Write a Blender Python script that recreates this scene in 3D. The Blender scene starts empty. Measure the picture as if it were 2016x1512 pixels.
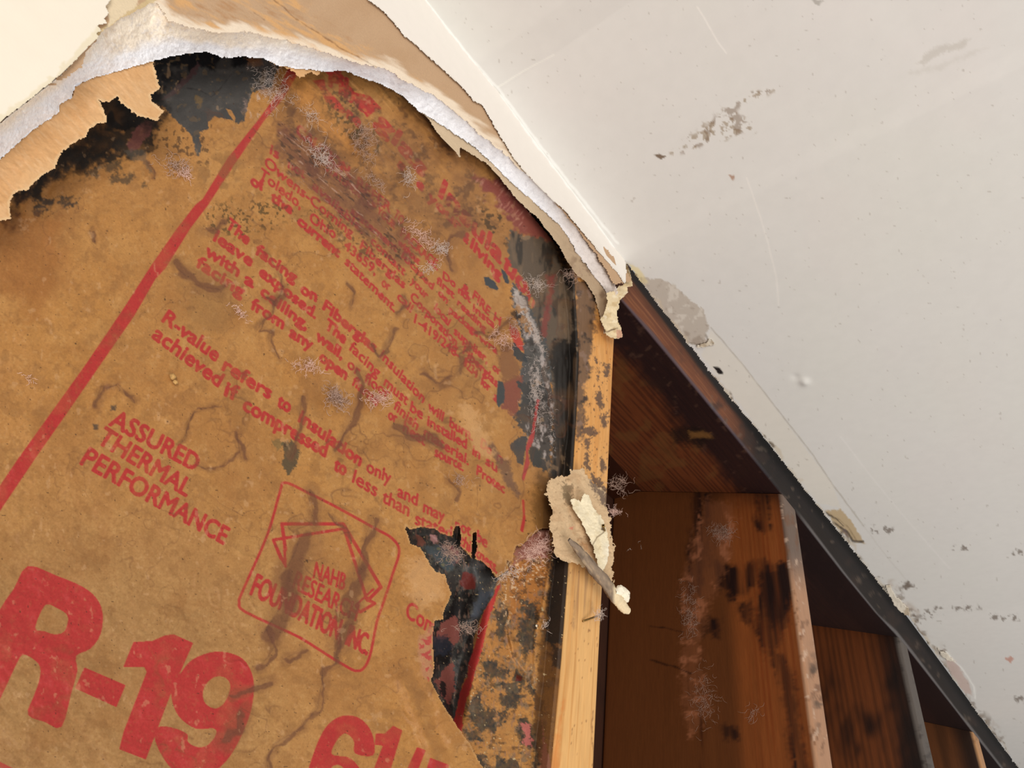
import bpy, math, random
import numpy as np
from mathutils import Matrix, Vector

# ------------------------------------------------------------------ camera, light, exposure
F = 1456.0                      # focal length in pixels of the 2016x1512 frame
Hd = np.array([1603, 1553, 1456.]); Zd = np.array([282, -1656, 1456.])
Hd /= np.linalg.norm(Hd); Zd -= Zd.dot(Hd) * Hd; Zd /= np.linalg.norm(Zd); Nd = np.cross(Zd, Hd)
# world: x along the wall to the right, y into the wall, z up; painted wall face at y = 0
D0 = 0.225                      # camera to painted face
YS = 0.0132                     # stud faces / back of drywall
DS = D0 + YS
DP = 0.243                      # paper facing
DEEP = 0.226                    # depth of the framing lumber

sc = bpy.context.scene
sc.view_settings.view_transform = 'Standard'
sc.view_settings.look = 'None'
sc.view_settings.gamma = 1
sc.view_settings.use_curve_mapping = False
sc.view_settings.exposure = 0.0

cam = bpy.data.cameras.new('camera'); co = bpy.data.objects.new('camera', cam); sc.collection.objects.link(co)
cam.sensor_width = 36; cam.lens = F / 2016 * 36; cam.clip_start = 0.01; cam.clip_end = 50
Rw = lambda c: Vector((float(c @ Hd), float(c @ Nd), float(c @ Zd)))
rx = Rw(np.array([1., 0, 0])); ry = Rw(np.array([0, -1., 0])); rz = Rw(np.array([0, 0, -1.]))
M = Matrix.Identity(4)
for i in range(3):
    M[i][0] = rx[i]; M[i][1] = ry[i]; M[i][2] = rz[i]
M[1][3] = -D0
co.matrix_world = M
sc.camera = co

w = bpy.data.worlds.new('room'); sc.world = w; w.use_nodes = True
w.node_tree.nodes['Background'].inputs[0].default_value = (1.0, 0.96, 0.92, 1)
w.node_tree.nodes['Background'].inputs[1].default_value = 0.36


def area(name, loc, target, size, power, col):
    l = bpy.data.lights.new(name, 'AREA'); l.shape = 'RECTANGLE'; l.size = size[0]; l.size_y = size[1]
    l.energy = power; l.color = col
    o = bpy.data.objects.new(name, l); sc.collection.objects.link(o)
    o.location = loc
    d = Vector(target) - Vector(loc)
    o.rotation_euler = d.to_track_quat('-Z', 'Y').to_euler()
    return o


area('window_light', (-0.95, -1.25, -0.15), (0.3, 0, 0.35), (0.8, 0.9), 15, (1.0, 0.955, 0.90))
area('floor_bounce', (0.7, -1.5, -1.5), (0.9, -0.35, 0.52), (1.6, 1.2), 34, (1.0, 0.965, 0.93))

# ------------------------------------------------------------------ projection helpers
def rays(px, py):
    px = np.asarray(px, float); py = np.asarray(py, float)
    c = np.stack([px - 1008, py - 756, np.full_like(px, F)], -1)
    return np.stack([c @ Hd, c @ Nd, c @ Zd], -1)


def pt_y(px, py, y):            # points where the sight lines meet the plane at depth y
    r = rays(px, py); t = (D0 + np.asarray(y)) / r[..., 1]
    p = r * t[..., None]; p[..., 1] -= D0
    return p


def proj(p):                    # world -> photo pixels
    q = np.array(p, float); q[..., 1] += D0
    c = q[..., 0:1] * Hd + q[..., 1:2] * Nd + q[..., 2:3] * Zd
    z = np.maximum(c[..., 2], 1e-4)
    return c[..., 0] / z * F + 1008, c[..., 1] / z * F + 756


# ------------------------------------------------------------------ noise and shapes
_rng = np.random.RandomState(7)
_LAT = _rng.rand(16, 256, 256).astype(np.float32)


def vnoise(x, y, seed=0):
    L = _LAT[seed % 16]
    xi = np.floor(x).astype(np.int64); yi = np.floor(y).astype(np.int64)
    fx = (x - xi).astype(np.float32); fy = (y - yi).astype(np.float32)
    fx = fx * fx * (3 - 2 * fx); fy = fy * fy * (3 - 2 * fy)
    x0 = xi & 255; x1 = (xi + 1) & 255; y0 = yi & 255; y1 = (yi + 1) & 255
    a = L[y0, x0]; b = L[y0, x1]; c = L[y1, x0]; d = L[y1, x1]
    return (a * (1 - fx) + b * fx) * (1 - fy) + (c * (1 - fx) + d * fx) * fy


def fbm(x, y, scale, seed=0, octv=4, gain=0.5):
    s = 0; a = 1; tot = 0; x = x / scale; y = y / scale
    for o in range(octv):
        s = s + a * vnoise(x + 17.3 * o, y + 9.1 * o, seed + o); tot += a; a *= gain; x = x * 2.03; y = y * 2.03
    return s / tot * 2 - 1


def sstep(a, b, v):
    t = np.clip((v - a) / (b - a), 0, 1)
    return t * t * (3 - 2 * t)


def off(pts, ox, oy, s):
    return [(ox + x / s, oy + y / s) for x, y in pts]


def segdist(px, py, pts, closed):
    n = len(pts); best = np.full(px.shape, 1e9)
    for i in range(n if closed else n - 1):
        x0, y0 = pts[i]; x1, y1 = pts[(i + 1) % n]
        dx, dy = x1 - x0, y1 - y0; L = dx * dx + dy * dy + 1e-9
        t = np.clip(((px - x0) * dx + (py - y0) * dy) / L, 0, 1)
        best = np.minimum(best, (px - x0 - t * dx) ** 2 + (py - y0 - t * dy) ** 2)
    return np.sqrt(best)


def inside(px, py, pts):
    r = np.zeros(px.shape, bool); n = len(pts)
    for i in range(n):
        x0, y0 = pts[i]; x1, y1 = pts[(i + 1) % n]
        if y0 == y1: continue
        c = (y0 > py) != (y1 > py)
        r ^= c & (px < (x1 - x0) * (py - y0) / (y1 - y0) + x0)
    return r


def poly(px, py, pts, soft=1.5, jag=3, js=9, seed=1, grow=0, thr=0.0):
    """soft mask 0..1 of a polygon with a ragged edge"""
    out = np.zeros(px.shape, np.float32)
    a = np.array(pts); pad = 6 + jag * 2 + soft + abs(grow)
    sel = (px > a[:, 0].min() - pad) & (px < a[:, 0].max() + pad) & (py > a[:, 1].min() - pad) & (py < a[:, 1].max() + pad)
    if not sel.any(): return out
    x = px[sel]; y = py[sel]
    d = segdist(x, y, pts, True); ins = inside(x, y, pts)
    sd = np.where(ins, d, -d) + grow
    if jag: sd = sd + jag * (1.5 * fbm(x, y, js, seed, 4, 0.65) + .7 * fbm(x, y, max(js * .3, 2.2), seed + 6, 2))
    out[sel] = sstep(-soft, soft, sd)
    return out


def line(px, py, pts, width, soft=1.5, jag=1.5, js=8, seed=3):
    out = np.zeros(px.shape, np.float32); a = np.array(pts); pad = width + soft + jag * 2 + 3
    sel = (px > a[:, 0].min() - pad) & (px < a[:, 0].max() + pad) & (py > a[:, 1].min() - pad) & (py < a[:, 1].max() + pad)
    if not sel.any(): return out
    x = px[sel]; y = py[sel]
    wx = x + (jag * 1.5 + (5 if jag > 1.7 else 0)) * fbm(x, y, js * 2, seed + 5, 3); wy = y + (jag * 1.5 + (5 if jag > 1.7 else 0)) * fbm(x, y, js * 2, seed + 7, 3)
    d = segdist(wx, wy, pts, False) - width / 2
    if jag: d = d + jag * fbm(x, y, js, seed, 3)
    out[sel] = 1 - sstep(-soft, soft, d)
    return out


def lin(c):
    c = np.asarray(c, float) / 255.
    return np.where(c <= 0.04045, c / 12.92, ((c + 0.055) / 1.055) ** 2.4)


class Paint:
    """albedo + roughness per vertex"""
    def __init__(s, px, py, base, rough=0.7):
        s.x = px; s.y = py
        s.c = np.tile(lin(base).astype(np.float32), (px.size, 1)); s.r = np.full(px.size, rough, np.float32)

    def mix(s, m, col, rough=None):
        m = np.clip(m, 0, 1).astype(np.float32)
        s.c += (lin(col).astype(np.float32) - s.c) * m[:, None]
        if rough is not None: s.r += (rough - s.r) * m

    def mul(s, f):
        s.c *= np.asarray(f, np.float32)[:, None] if np.ndim(f) else f

    def P(s, pts, col, a=1, rough=None, **k): s.mix(a * poly(s.x, s.y, pts, **k), col, rough)
    def L(s, pts, wd, col, a=1, rough=None, **k): s.mix(a * line(s.x, s.y, pts, wd, **k), col, rough)


# ------------------------------------------------------------------ materials
def mat(name, bump=0.2, bscale=900, spec=0.3, var=0.12, vscale=500, stretch=(1, 1, 1), sheen=0.0):
    m = bpy.data.materials.new(name); m.use_nodes = True
    nt = m.node_tree; N = nt.nodes; Lk = nt.links; b = N['Principled BSDF']
    at = N.new('ShaderNodeAttribute'); at.attribute_name = 'Col'
    tc = N.new('ShaderNodeTexCoord'); mp = N.new('ShaderNodeMapping'); mp.inputs['Scale'].default_value = stretch
    Lk.new(tc.outputs['Object'], mp.inputs['Vector'])
    n1 = N.new('ShaderNodeTexNoise'); n1.inputs['Scale'].default_value = vscale; n1.inputs['Detail'].default_value = 4
    n2 = N.new('ShaderNodeTexNoise'); n2.inputs['Scale'].default_value = bscale; n2.inputs['Detail'].default_value = 5
    Lk.new(mp.outputs[0], n1.inputs['Vector']); Lk.new(mp.outputs[0], n2.inputs['Vector'])
    mr = N.new('ShaderNodeMapRange'); mr.inputs['From Min'].default_value = 0.25; mr.inputs['From Max'].default_value = 0.75
    mr.inputs['To Min'].default_value = 1 - var; mr.inputs['To Max'].default_value = 1 + var
    Lk.new(n1.outputs['Fac'], mr.inputs['Value'])
    mx = N.new('ShaderNodeVectorMath'); mx.operation = 'SCALE'
    Lk.new(at.outputs['Color'], mx.inputs[0]); Lk.new(mr.outputs[0], mx.inputs['Scale'])
    Lk.new(mx.outputs[0], b.inputs['Base Color']); Lk.new(at.outputs['Alpha'], b.inputs['Roughness'])
    bp = N.new('ShaderNodeBump'); bp.inputs['Strength'].default_value = bump; bp.inputs['Distance'].default_value = 0.0004
    Lk.new(n2.outputs['Fac'], bp.inputs['Height']); Lk.new(bp.outputs[0], b.inputs['Normal'])
    b.inputs['Specular IOR Level'].default_value = spec
    if sheen: b.inputs['Sheen Weight'].default_value = sheen
    return m


def flat(name, col, rough=0.7, metal=0.0, var=0.15, scale=800, spec=0.3):
    m = bpy.data.materials.new(name); m.use_nodes = True
    nt = m.node_tree; N = nt.nodes; Lk = nt.links; b = N['Principled BSDF']
    n1 = N.new('ShaderNodeTexNoise'); n1.inputs['Scale'].default_value = scale
    tc = N.new('ShaderNodeTexCoord'); Lk.new(tc.outputs['Object'], n1.inputs['Vector'])
    cr = N.new('ShaderNodeValToRGB'); c = lin(col)
    cr.color_ramp.elements[0].color = tuple(c * (1 - var * 2)) + (1,); cr.color_ramp.elements[1].color = tuple(np.clip(c * (1 + var), 0, 1)) + (1,)
    cr.color_ramp.elements[0].position = 0.3; cr.color_ramp.elements[1].position = 0.7
    Lk.new(n1.outputs['Fac'], cr.inputs[0]); Lk.new(cr.outputs[0], b.inputs['Base Color'])
    b.inputs['Roughness'].default_value = rough; b.inputs['Metallic'].default_value = metal; b.inputs['Specular IOR Level'].default_value = spec
    return m


M_kraft = mat('kraft_paper', 0.22, 1400, 0.28, 0.10, 1500)
M_wall = mat('wall_paint', 0.10, 700, 0.3, 0.015, 120)
M_ceil = mat('ceiling_paint', 0.10, 420, 0.3, 0.018, 90)
M_gyp = mat('gypsum', 0.9, 900, 0.1, 0.08, 1100)
M_brown = mat('drywall_paper', 0.3, 900, 0.1, 0.06, 900)
M_wood = mat('wood', 0.25, 700, 0.35, 0.10, 500, (1, 1, 0.12))
M_woodh = mat('wood_plate', 0.3, 600, 0.35, 0.12, 400, (0.12, 1, 1))
M_scrap = mat('torn_paper', 0.6, 1000, 0.2, 0.08, 1000)
M_fib_w = flat('white_fibre', (226, 208, 196), 0.5, var=.03)
M_fib_p = flat('pink_fibre', (238, 200, 184), 0.5, var=.03)
M_fib_k = flat('dusty_fibre', (196, 164, 146), 0.6, var=.1)
M_pink = flat('pink_fiberglass', (150, 90, 80), 0.9, scale=300)
M_metal = flat('nail_metal', (150, 120, 70), 0.35, 0.8)


# ------------------------------------------------------------------ mesh builders
def link(name, me, m, parent=None, label=None, cat=None, group=None, kind=None):
    me.name = name
    o = bpy.data.objects.new(name, me); sc.collection.objects.link(o)
    if m: me.materials.append(m)
    if parent: o.parent = parent
    tag(o, label, cat, group, kind)
    return o


def tag(o, label=None, cat=None, group=None, kind=None):
    for k, v in (('label', label), ('category', cat), ('group', group), ('kind', kind)):
        if v: o[k] = v


def empty(name, loc, label=None, cat=None, group=None, kind=None):
    o = bpy.data.objects.new(name, None); sc.collection.objects.link(o)
    o.empty_display_size = 0.01; o['_loc'] = 0; del o['_loc']
    tag(o, label, cat, group, kind)
    return o


def mesh_from(V, Fq, col=None, smooth=True):
    me = bpy.data.meshes.new('m')
    nv = len(V); nf = len(Fq); k = Fq.shape[1]
    me.vertices.add(nv); me.vertices.foreach_set('co', np.ascontiguousarray(V, np.float32).ravel())
    me.loops.add(nf * k); me.loops.foreach_set('vertex_index', np.ascontiguousarray(Fq, np.int32).ravel())
    me.polygons.add(nf); me.polygons.foreach_set('loop_start', np.arange(0, nf * k, k, dtype=np.int32))
    me.polygons.foreach_set('loop_total', np.full(nf, k, np.int32))
    if smooth: me.polygons.foreach_set('use_smooth', np.ones(nf, bool))
    me.update(calc_edges=True)
    if col is not None:
        a = me.color_attributes.new('Col', 'FLOAT_COLOR', 'POINT')
        a.data.foreach_set('color', np.ascontiguousarray(col, np.float32).ravel())
    me.validate()
    return me


def grid_idx(nx, ny):
    i = np.arange(nx * ny).reshape(ny, nx)
    return np.stack([i[:-1, :-1], i[1:, :-1], i[1:, 1:], i[:-1, 1:]], -1).reshape(-1, 4)


def axis(a, b, step, m0=0, m1=0):
    v = list(np.arange(a, b + step, step)); s = step
    x = a; pre = []
    while x > a - m0: s *= 1.35; x -= s; pre.append(x)
    s = step; x = v[-1]; post = []
    while x < b + m1: s *= 1.35; x += s; post.append(x)
    return np.array(pre[::-1] + v + post)


def sheet(name, xs, ys, keep, posf, paintf, m, parent=None, thick=0.0, **kw):
    X, Y = np.meshgrid(xs, ys); X = X.ravel(); Y = Y.ravel()
    k = keep(X, Y) if keep is not None else np.ones(X.size)
    q = grid_idx(len(xs), len(ys))
    # trim grid steps: pull the outer row of vertices onto the outline
    fk = (k[q] > 0.5).sum(1) >= 3
    q = q[fk]
    used = np.zeros(X.size, bool); used[q.ravel()] = True
    re = np.cumsum(used) - 1
    q = re[q]; X = X[used]; Y = Y[used]
    P = paintf(X, Y); V = posf(X, Y)
    col = np.concatenate([P.c, P.r[:, None]], 1)
    if thick:
        nv = len(V); r = rays(X, Y); r /= np.linalg.norm(r, axis=1)[:, None]
        V2 = V + r * thick
        e = np.concatenate([q[:, [0, 1]], q[:, [1, 2]], q[:, [2, 3]], q[:, [3, 0]]])
        key = np.sort(e, 1); ku = key[:, 0].astype(np.int64) * nv + key[:, 1]
        _, inv, cnt = np.unique(ku, return_inverse=True, return_counts=True)
        be = e[cnt[inv.ravel()] == 1]
        side = np.stack([be[:, 1], be[:, 0], be[:, 0] + nv, be[:, 1] + nv], 1)
        q = np.concatenate([q, q[:, ::-1] + nv, side]); V = np.concatenate([V, V2]); col = np.concatenate([col, col])
    return link(name, mesh_from(V, q, col), m, parent, **kw)


def tubes(paths, rad, sides=4, taper=True):
    """many thin tubes in one mesh; paths = list of (n,3)"""
    V = []; Q = []; b = 0
    for p in paths:
        p = np.asarray(p, float); n = len(p)
        t = np.gradient(p, axis=0); t /= np.linalg.norm(t, axis=1)[:, None] + 1e-12
        up = np.array([0.3, 0.8, 0.5]); a = np.cross(t, up); a /= np.linalg.norm(a, axis=1)[:, None] + 1e-9; c = np.cross(t, a)
        rr = rad * (np.sin(np.linspace(0.35, math.pi - 0.35, n)) if taper else np.ones(n))
        if np.ndim(rad): rr = np.asarray(rad)
        for s in range(sides):
            an = 2 * math.pi * s / sides
            V.append(p + (a * math.cos(an) + c * math.sin(an)) * rr[:, None])
        idx = b + np.arange(n * sides).reshape(sides, n)
        for s in range(sides):
            i0 = idx[s]; i1 = idx[(s + 1) % sides]
            Q.append(np.stack([i0[:-1], i0[1:], i1[1:], i1[:-1]], 1))
        for e in (0, n - 1):
            if sides == 4: Q.append(np.array([[idx[0][e], idx[1][e], idx[2][e], idx[3][e]]]))
        b += n * sides
    return np.concatenate(V), np.concatenate(Q)


# ------------------------------------------------------------------ lettering, rasterised into an ink mask
RS = 0.8
RX0, RY0, RX1, RY1 = -60, 100, 1120, 1570
RW = int((RX1 - RX0) / RS); RH = int((RY1 - RY0) / RS)
INK = np.zeros((RH, RW), np.float32)


def uz(px, py):
    r = rays(px, py); return r[..., 0] / r[..., 1], r[..., 2] / r[..., 1]


def uz2px(u, z):
    return proj(np.stack([u, np.ones_like(u) - D0, z], -1))


def rast_tri(tri, tgt):
    x0 = max(int((tri[:, 0].min() - RX0) / RS) - 1, 0); x1 = min(int((tri[:, 0].max() - RX0) / RS) + 2, RW)
    y0 = max(int((tri[:, 1].min() - RY0) / RS) - 1, 0); y1 = min(int((tri[:, 1].max() - RY0) / RS) + 2, RH)
    if x1 <= x0 or y1 <= y0: return
    gx = RX0 + (np.arange(x0, x1) + .5) * RS; gy = (RY0 + (np.arange(y0, y1) + .5) * RS)[:, None]
    (ax, ay), (bx, by), (cx, cy) = tri
    e1 = (bx - ax) * (gy - ay) - (by - ay) * (gx - ax); e2 = (cx - bx) * (gy - by) - (cy - by) * (gx - bx); e3 = (ax - cx) * (gy - cy) - (ay - cy) * (gx - cx)
    m = ((e1 >= 0) & (e2 >= 0) & (e3 >= 0)) | ((e1 <= 0) & (e2 <= 0) & (e3 <= 0))
    tgt[y0:y1, x0:x1][m] = 1


def write(s, p0, p1, h, bold=1, slant=0.0):
    if p0[0] > 670 and h < .035: bold = min(bold, 1)
    cu = bpy.data.curves.new('t', 'FONT'); cu.body = s; cu.resolution_u = 3
    o = bpy.data.objects.new('t', cu); sc.collection.objects.link(o)
    me = o.to_mesh(); me.calc_loop_triangles()
    v = np.array([x.co[:2] for x in me.vertices]); t = np.array([x.vertices[:] for x in me.loop_triangles])
    o.to_mesh_clear(); bpy.data.objects.remove(o); bpy.data.curves.remove(cu)
    x = (v[:, 0] - v[:, 0].min()) / (v[:, 0].max() - v[:, 0].min()); y = v[:, 1] / 0.73
    x = x + slant * y
    u0, z0 = uz(*map(float, p0)); u1, z1 = uz(*map(float, p1))
    L = math.hypot(u1 - u0, z1 - z0); du, dz = (u1 - u0) / L, (z1 - z0) / L
    U = u0 + x * L * du - y * h * dz; Z = z0 + x * L * dz + y * h * du
    X, Y = uz2px(U, Z); P = np.stack([X, Y], 1)
    tmp = np.zeros_like(INK)
    for a in t: rast_tri(P[a], tmp)
    for _ in range(bold):
        q = tmp.copy()
        q[1:] = np.maximum(q[1:], tmp[:-1]); q[:-1] = np.maximum(q[:-1], tmp[1:])
        q[:, 1:] = np.maximum(q[:, 1:], tmp[:, :-1]); q[:, :-1] = np.maximum(q[:, :-1], tmp[:, 1:])
        tmp = q
    np.maximum(INK, tmp, out=INK)


def ink_poly(pts, holes=()):
    gx = RX0 + (np.arange(RW) + .5) * RS; gy = RY0 + (np.arange(RH) + .5) * RS
    a = np.array(pts); sx = (gx > a[:, 0].min() - 2) & (gx < a[:, 0].max() + 2); sy = (gy > a[:, 1].min() - 2) & (gy < a[:, 1].max() + 2)
    if not sx.any() or not sy.any(): return
    X, Y = np.meshgrid(gx[sx], gy[sy]); m = inside(X, Y, pts)
    for h in holes: m &= ~inside(X, Y, h)
    ii = np.ix_(np.where(sy)[0], np.where(sx)[0]); INK[ii] = np.maximum(INK[ii], m)


def smooth_poly(pts, n=6):      # closed Catmull-Rom
    P = np.array(pts, float); N_ = len(P); out = []
    for i in range(N_):
        a, b, c, d = P[i - 1], P[i], P[(i + 1) % N_], P[(i + 2) % N_]
        for k in range(n):
            t = k / n
            out.append(tuple(0.5 * ((2 * b) + (-a + c) * t + (2 * a - 5 * b + 4 * c - d) * t * t + (-a + 3 * b - 3 * c + d) * t ** 3)))
    return out


def ink_line(pts, wd):
    pts = [tuple(map(float, p)) for p in pts]
    gx = RX0 + (np.arange(RW) + .5) * RS; gy = RY0 + (np.arange(RH) + .5) * RS
    a = np.array(pts); sx = (gx > a[:, 0].min() - wd) & (gx < a[:, 0].max() + wd); sy = (gy > a[:, 1].min() - wd) & (gy < a[:, 1].max() + wd)
    X, Y = np.meshgrid(gx[sx], gy[sy]); m = segdist(X, Y, pts, False) < wd / 2
    ii = np.ix_(np.where(sy)[0], np.where(sx)[0]); INK[ii] = np.maximum(INK[ii], m)


# body rows
write('glas', (738, 240), (832, 350), 0.072, 3)
write('Fiber', (648, 168), (735, 236), 0.072, 3)
write('Insula', (864, 385), (985, 520), 0.078, 3)
write('tion', (989, 524), (1052, 606), 0.078, 3)
write('ne', (683, 232), (708, 252), 0.045, 2)
write('s', (782, 326), (792, 338), 0.042, 2)
write('e', (820, 366), (832, 378), 0.042, 2)
write('your', (842, 392), (905, 456), 0.042, 2)
write('&', (912, 472), (920, 481), 0.042, 2)
write('living', (926, 487), (984, 552), 0.045, 2)
write('CAUTION.', (582, 262), (690, 352), 0.034, 2)


def words(h, b, *ws):
    for t, x0, y0, x1, y1 in ws: write(t, (x0, y0), (x1, y1), h, b)


words(.034, 1, ('REFER', 702, 367, 768, 420), ('TO', 774, 426, 790, 444), ('PACKAGE.', 788, 464, 861, 533), ('&', 908, 572, 922, 586), ('FIRE', 930, 586, 962, 622), ('H', 972, 630, 984, 642))
words(.026, 1, ('STATEMENT', 640, 335, 716, 396), ('OF YOUR', 722, 400, 776, 452))
words(.027, 1, ('Do', 872, 549, 896, 567), ('not', 902, 577, 926, 597), ('insta', 931, 612, 973, 647))
words(.026, 1, ('without', 783, 481, 824, 522), ('first', 859, 557, 893, 588), ('reading', 900, 600, 955, 655))
words(.026, 1, ('statement', 690, 420, 780, 497), ('located', 790, 507, 851, 571), ('on', 862, 579, 879, 599), ('package', 884, 615, 940, 664), ('wra', 943, 670, 979, 698))
words(.028, 1, ('is', 531, 302, 548, 314), ('not', 567, 330, 599, 352), ('available,', 614, 370, 713, 460), ('contact', 729, 478, 795, 543), ('your', 808, 556, 839, 590), ('local', 854, 609, 882, 642), ('supplier,', 893, 657, 959, 716), ('or', 970, 728, 984, 740))
words(.029, 1, ('Owens-Corning', 519, 324, 692, 468), ('Fiberglas', 708, 488, 795, 569), ('Corporation,', 807, 588, 901, 687), ('Fiberglas', 911, 695, 978, 763))
words(.029, 1, ('Toledo,', 509, 348, 591, 412), ('Ohio', 609, 436, 659, 471), ('43659,', 676, 488, 738, 542), ('or', 751, 562, 766, 574), ('call', 781, 587, 808, 616), ('1-419/248-', 815, 635, 903, 708), ('8234', 911, 718, 938, 745), ('for', 946, 756, 963, 772), ('a', 971, 786, 979, 794))
words(.028, 2, ('of', 494, 364, 519, 377), ('the', 533, 395, 573, 422), ('current', 585, 440, 666, 507), ('statement.', 678, 519, 776, 615))
words(.028, 2, ('The', 443, 446, 486, 482), ('facing', 502, 499, 580, 557), ('on', 592, 577, 622, 594), ('Fiberglas', 635, 608, 737, 694), ('insulation', 747, 703, 832, 794), ('will', 842, 807, 871, 830), ('burn.', 885, 840, 930, 868), ('Do', 946, 880, 966, 896), ('n', 978, 906, 988, 914))
words(.028, 2, ('leave', 420, 473, 493, 525), ('exposed.', 509, 541, 620, 628), ('The', 639, 645, 677, 677), ('facing', 686, 687, 743, 744), ('must', 755, 758, 800, 798), ('be', 807, 809, 831, 826), ('installed', 841, 838, 918, 884), ('in', 930, 895, 944, 905), ('su', 956, 914, 978, 930))
words(.027, 2, ('with', 403, 501, 467, 545), ('a', 481, 558, 498, 567), ('ceiling,', 512, 580, 602, 650), ('wall,', 621, 668, 672, 708), ('or', 683, 722, 705, 741), ('floor', 717, 752, 765, 786), ('finish', 774, 804, 820, 848), ('material.', 834, 859, 922, 916), ('Protec', 938, 934, 993, 972))
words(.027, 2, ('facing', 385, 524, 476, 586), ('from', 493, 607, 556, 648), ('any', 569, 662, 613, 690), ('open', 628, 709, 680, 748), ('flame', 692, 757, 742, 800), ('or', 764, 824, 780, 834), ('heat', 793, 848, 836, 878), ('source.', 856, 898, 912, 928))
words(.028, 2, ('R-value', 318, 632, 424, 712), ('refers', 437, 728, 530, 786), ('to', 545, 799, 569, 813), ('insulation', 587, 829, 708, 918), ('only', 721, 928, 768, 953), ('and', 782, 977, 821, 996), ('may', 833, 1008, 874, 1028), ('not', 896, 1042, 926, 1056), ('be', 937, 1064, 958, 1079))
words(.029, 2, ('achieved', 298, 664, 429, 762), ('if', 441, 778, 465, 790), ('compressed', 477, 806, 640, 900), ('to', 657, 925, 679, 937), ('less', 693, 949, 740, 978), ('than', 752, 988, 804, 1017), ('stated', 817, 1032, 889, 1062), ('thickness.', 904, 1072, 978, 1130))
write('ASSURED', (214, 836), (384, 928), 0.029, 2)
write('THERMAL', (189, 870), (366, 978), 0.029, 2)
write('PERFORMANCE', (157, 913), (440, 1072), 0.029, 2)
write('NAHB', (616, 1138), (677, 1162), 0.03, 1)
write('RESEARCH', (575, 1157), (700, 1223), 0.031, 1)
write('FOUNDATION, INC.', (492, 1170), (722, 1290), 0.036, 2)
write('Comp', (797, 1213), (868, 1262), 0.034, 2)
# big R-19 6 1/4
ink_poly(smooth_poly([(54.7, 1114.6), (110, 1133), (162, 1155), (190, 1178), (202, 1208), (198, 1248), (178, 1277), (150, 1291), (152, 1321), (140, 1365), (121, 1431), (88, 1421), (55, 1407), (66, 1372), (77, 1341), (79, 1313), (65, 1297), (44.5, 1289), (30, 1312), (0, 1376), (-40, 1450), (-90, 1420), (-45, 1290), (0, 1200), (28, 1158)], 3),
         [smooth_poly([(89, 1191), (112, 1197), (130, 1208), (134, 1222), (126, 1244), (107, 1249), (88, 1243), (69, 1236)], 3)])
ink_poly([(166, 1314), (247, 1349), (229, 1392), (148, 1355)])
ink_poly([(263, 1264), (300, 1262), (325, 1251), (342, 1249), (380, 1266), (336, 1366), (287, 1495), (235, 1475), (243, 1442), (289, 1323), (284, 1313), (243, 1313)])
ink_poly(smooth_poly([(342, 1349), (356, 1325), (380, 1298), (425, 1283), (470, 1292), (492, 1317), (500, 1353), (492, 1406), (466, 1467), (437, 1507), (400, 1530), (366, 1532), (332, 1507), (306, 1459), (312, 1432), (340, 1433), (368, 1445), (370, 1461), (389, 1471), (409, 1467), (425, 1447), (421, 1434), (385, 1434), (352, 1410), (338, 1374)], 4),
         [smooth_poly([(425, 1332), (445, 1335), (454, 1353), (443, 1382), (425, 1395), (405, 1386), (399, 1366), (407, 1345)], 4)])
ink_poly(smooth_poly([(604, 1540), (618, 1482), (640, 1434), (669, 1411), (701, 1411), (725, 1430), (736, 1459), (734, 1487), (699, 1483), (697, 1459), (681, 1444), (665, 1455), (653, 1485), (690, 1493), (715, 1530), (700, 1570), (630, 1570)], 4),
         [smooth_poly([(652, 1512), (668, 1506), (680, 1520), (668, 1545), (652, 1540)], 3)])
ink_poly([(740, 1444), (758, 1444), (774, 1429), (792, 1438), (760, 1545), (728, 1535), (754, 1468), (738, 1466)])
ink_poly([(821, 1471), (838, 1477), (806, 1560), (785, 1552)])
ink_poly([(847, 1492), (884, 1506), (870, 1560), (830, 1545)])
# outline of the seal with the house sign
ink_line(smooth_poly([(561, 950), (600, 967), (660, 997), (734, 1038), (772, 1060), (786, 1085), (774, 1127), (757, 1180), (742, 1224), (727, 1295), (707, 1321), (673, 1307), (600, 1261), (567, 1244), (482, 1204), (471, 1186), (478, 1163), (526, 1054), (551, 969)], 4) + [(558, 951)], 5)
ink_line([(674, 1031), (555, 1031), (562, 1082)], 6.5)
ink_line([(676, 1041), (538, 1063), (553, 1100)], 5.5)
ink_line([(538, 1063), (562, 1115), (560, 1078)], 5)
ink_line([(676, 1032), (750, 1156), (724, 1182)], 6.5)
ink_line([(678, 1042), (722, 1180), (738, 1188), (709, 1205)], 6)
ink_line([(709, 1205), (700, 1192), (735, 1160)], 4)
ink_line([(-30, 1490), (0, 1505), (60, 1535)], 9)
# left margin stripe
ink_poly([(-40, 1015), (38, 900), (170, 716), (243, 608), (299, 521), (347, 452), (385, 403), (399, 392), (448, 312), (514, 229), (542, 190), (570, 130), (595, 130), (558, 194), (521, 236), (462, 323), (417, 392), (410, 403), (375, 449), (326, 528), (306, 549), (264, 622), (194, 723), (139, 803), (71, 900), (-40, 1065)])
C3 = lambda p: off(p, 540, 120, 6.3)
ink_poly(C3([(600, 110), (830, 115), (840, 250), (870, 310), (730, 270), (680, 180)]))
ink_poly(C3([(880, 370), (1040, 400), (1180, 430), (1330, 590), (1230, 640), (1150, 700), (1060, 560), (950, 450)]))
ink_poly(C3([(470, 240), (620, 230), (640, 340), (800, 500), (900, 640), (840, 650), (730, 590), (640, 500), (560, 330)]))
ink_poly(off([(240, 250), (330, 330), (420, 520), (440, 620), (400, 640), (280, 420)], 950, 400, 4.32))
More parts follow.
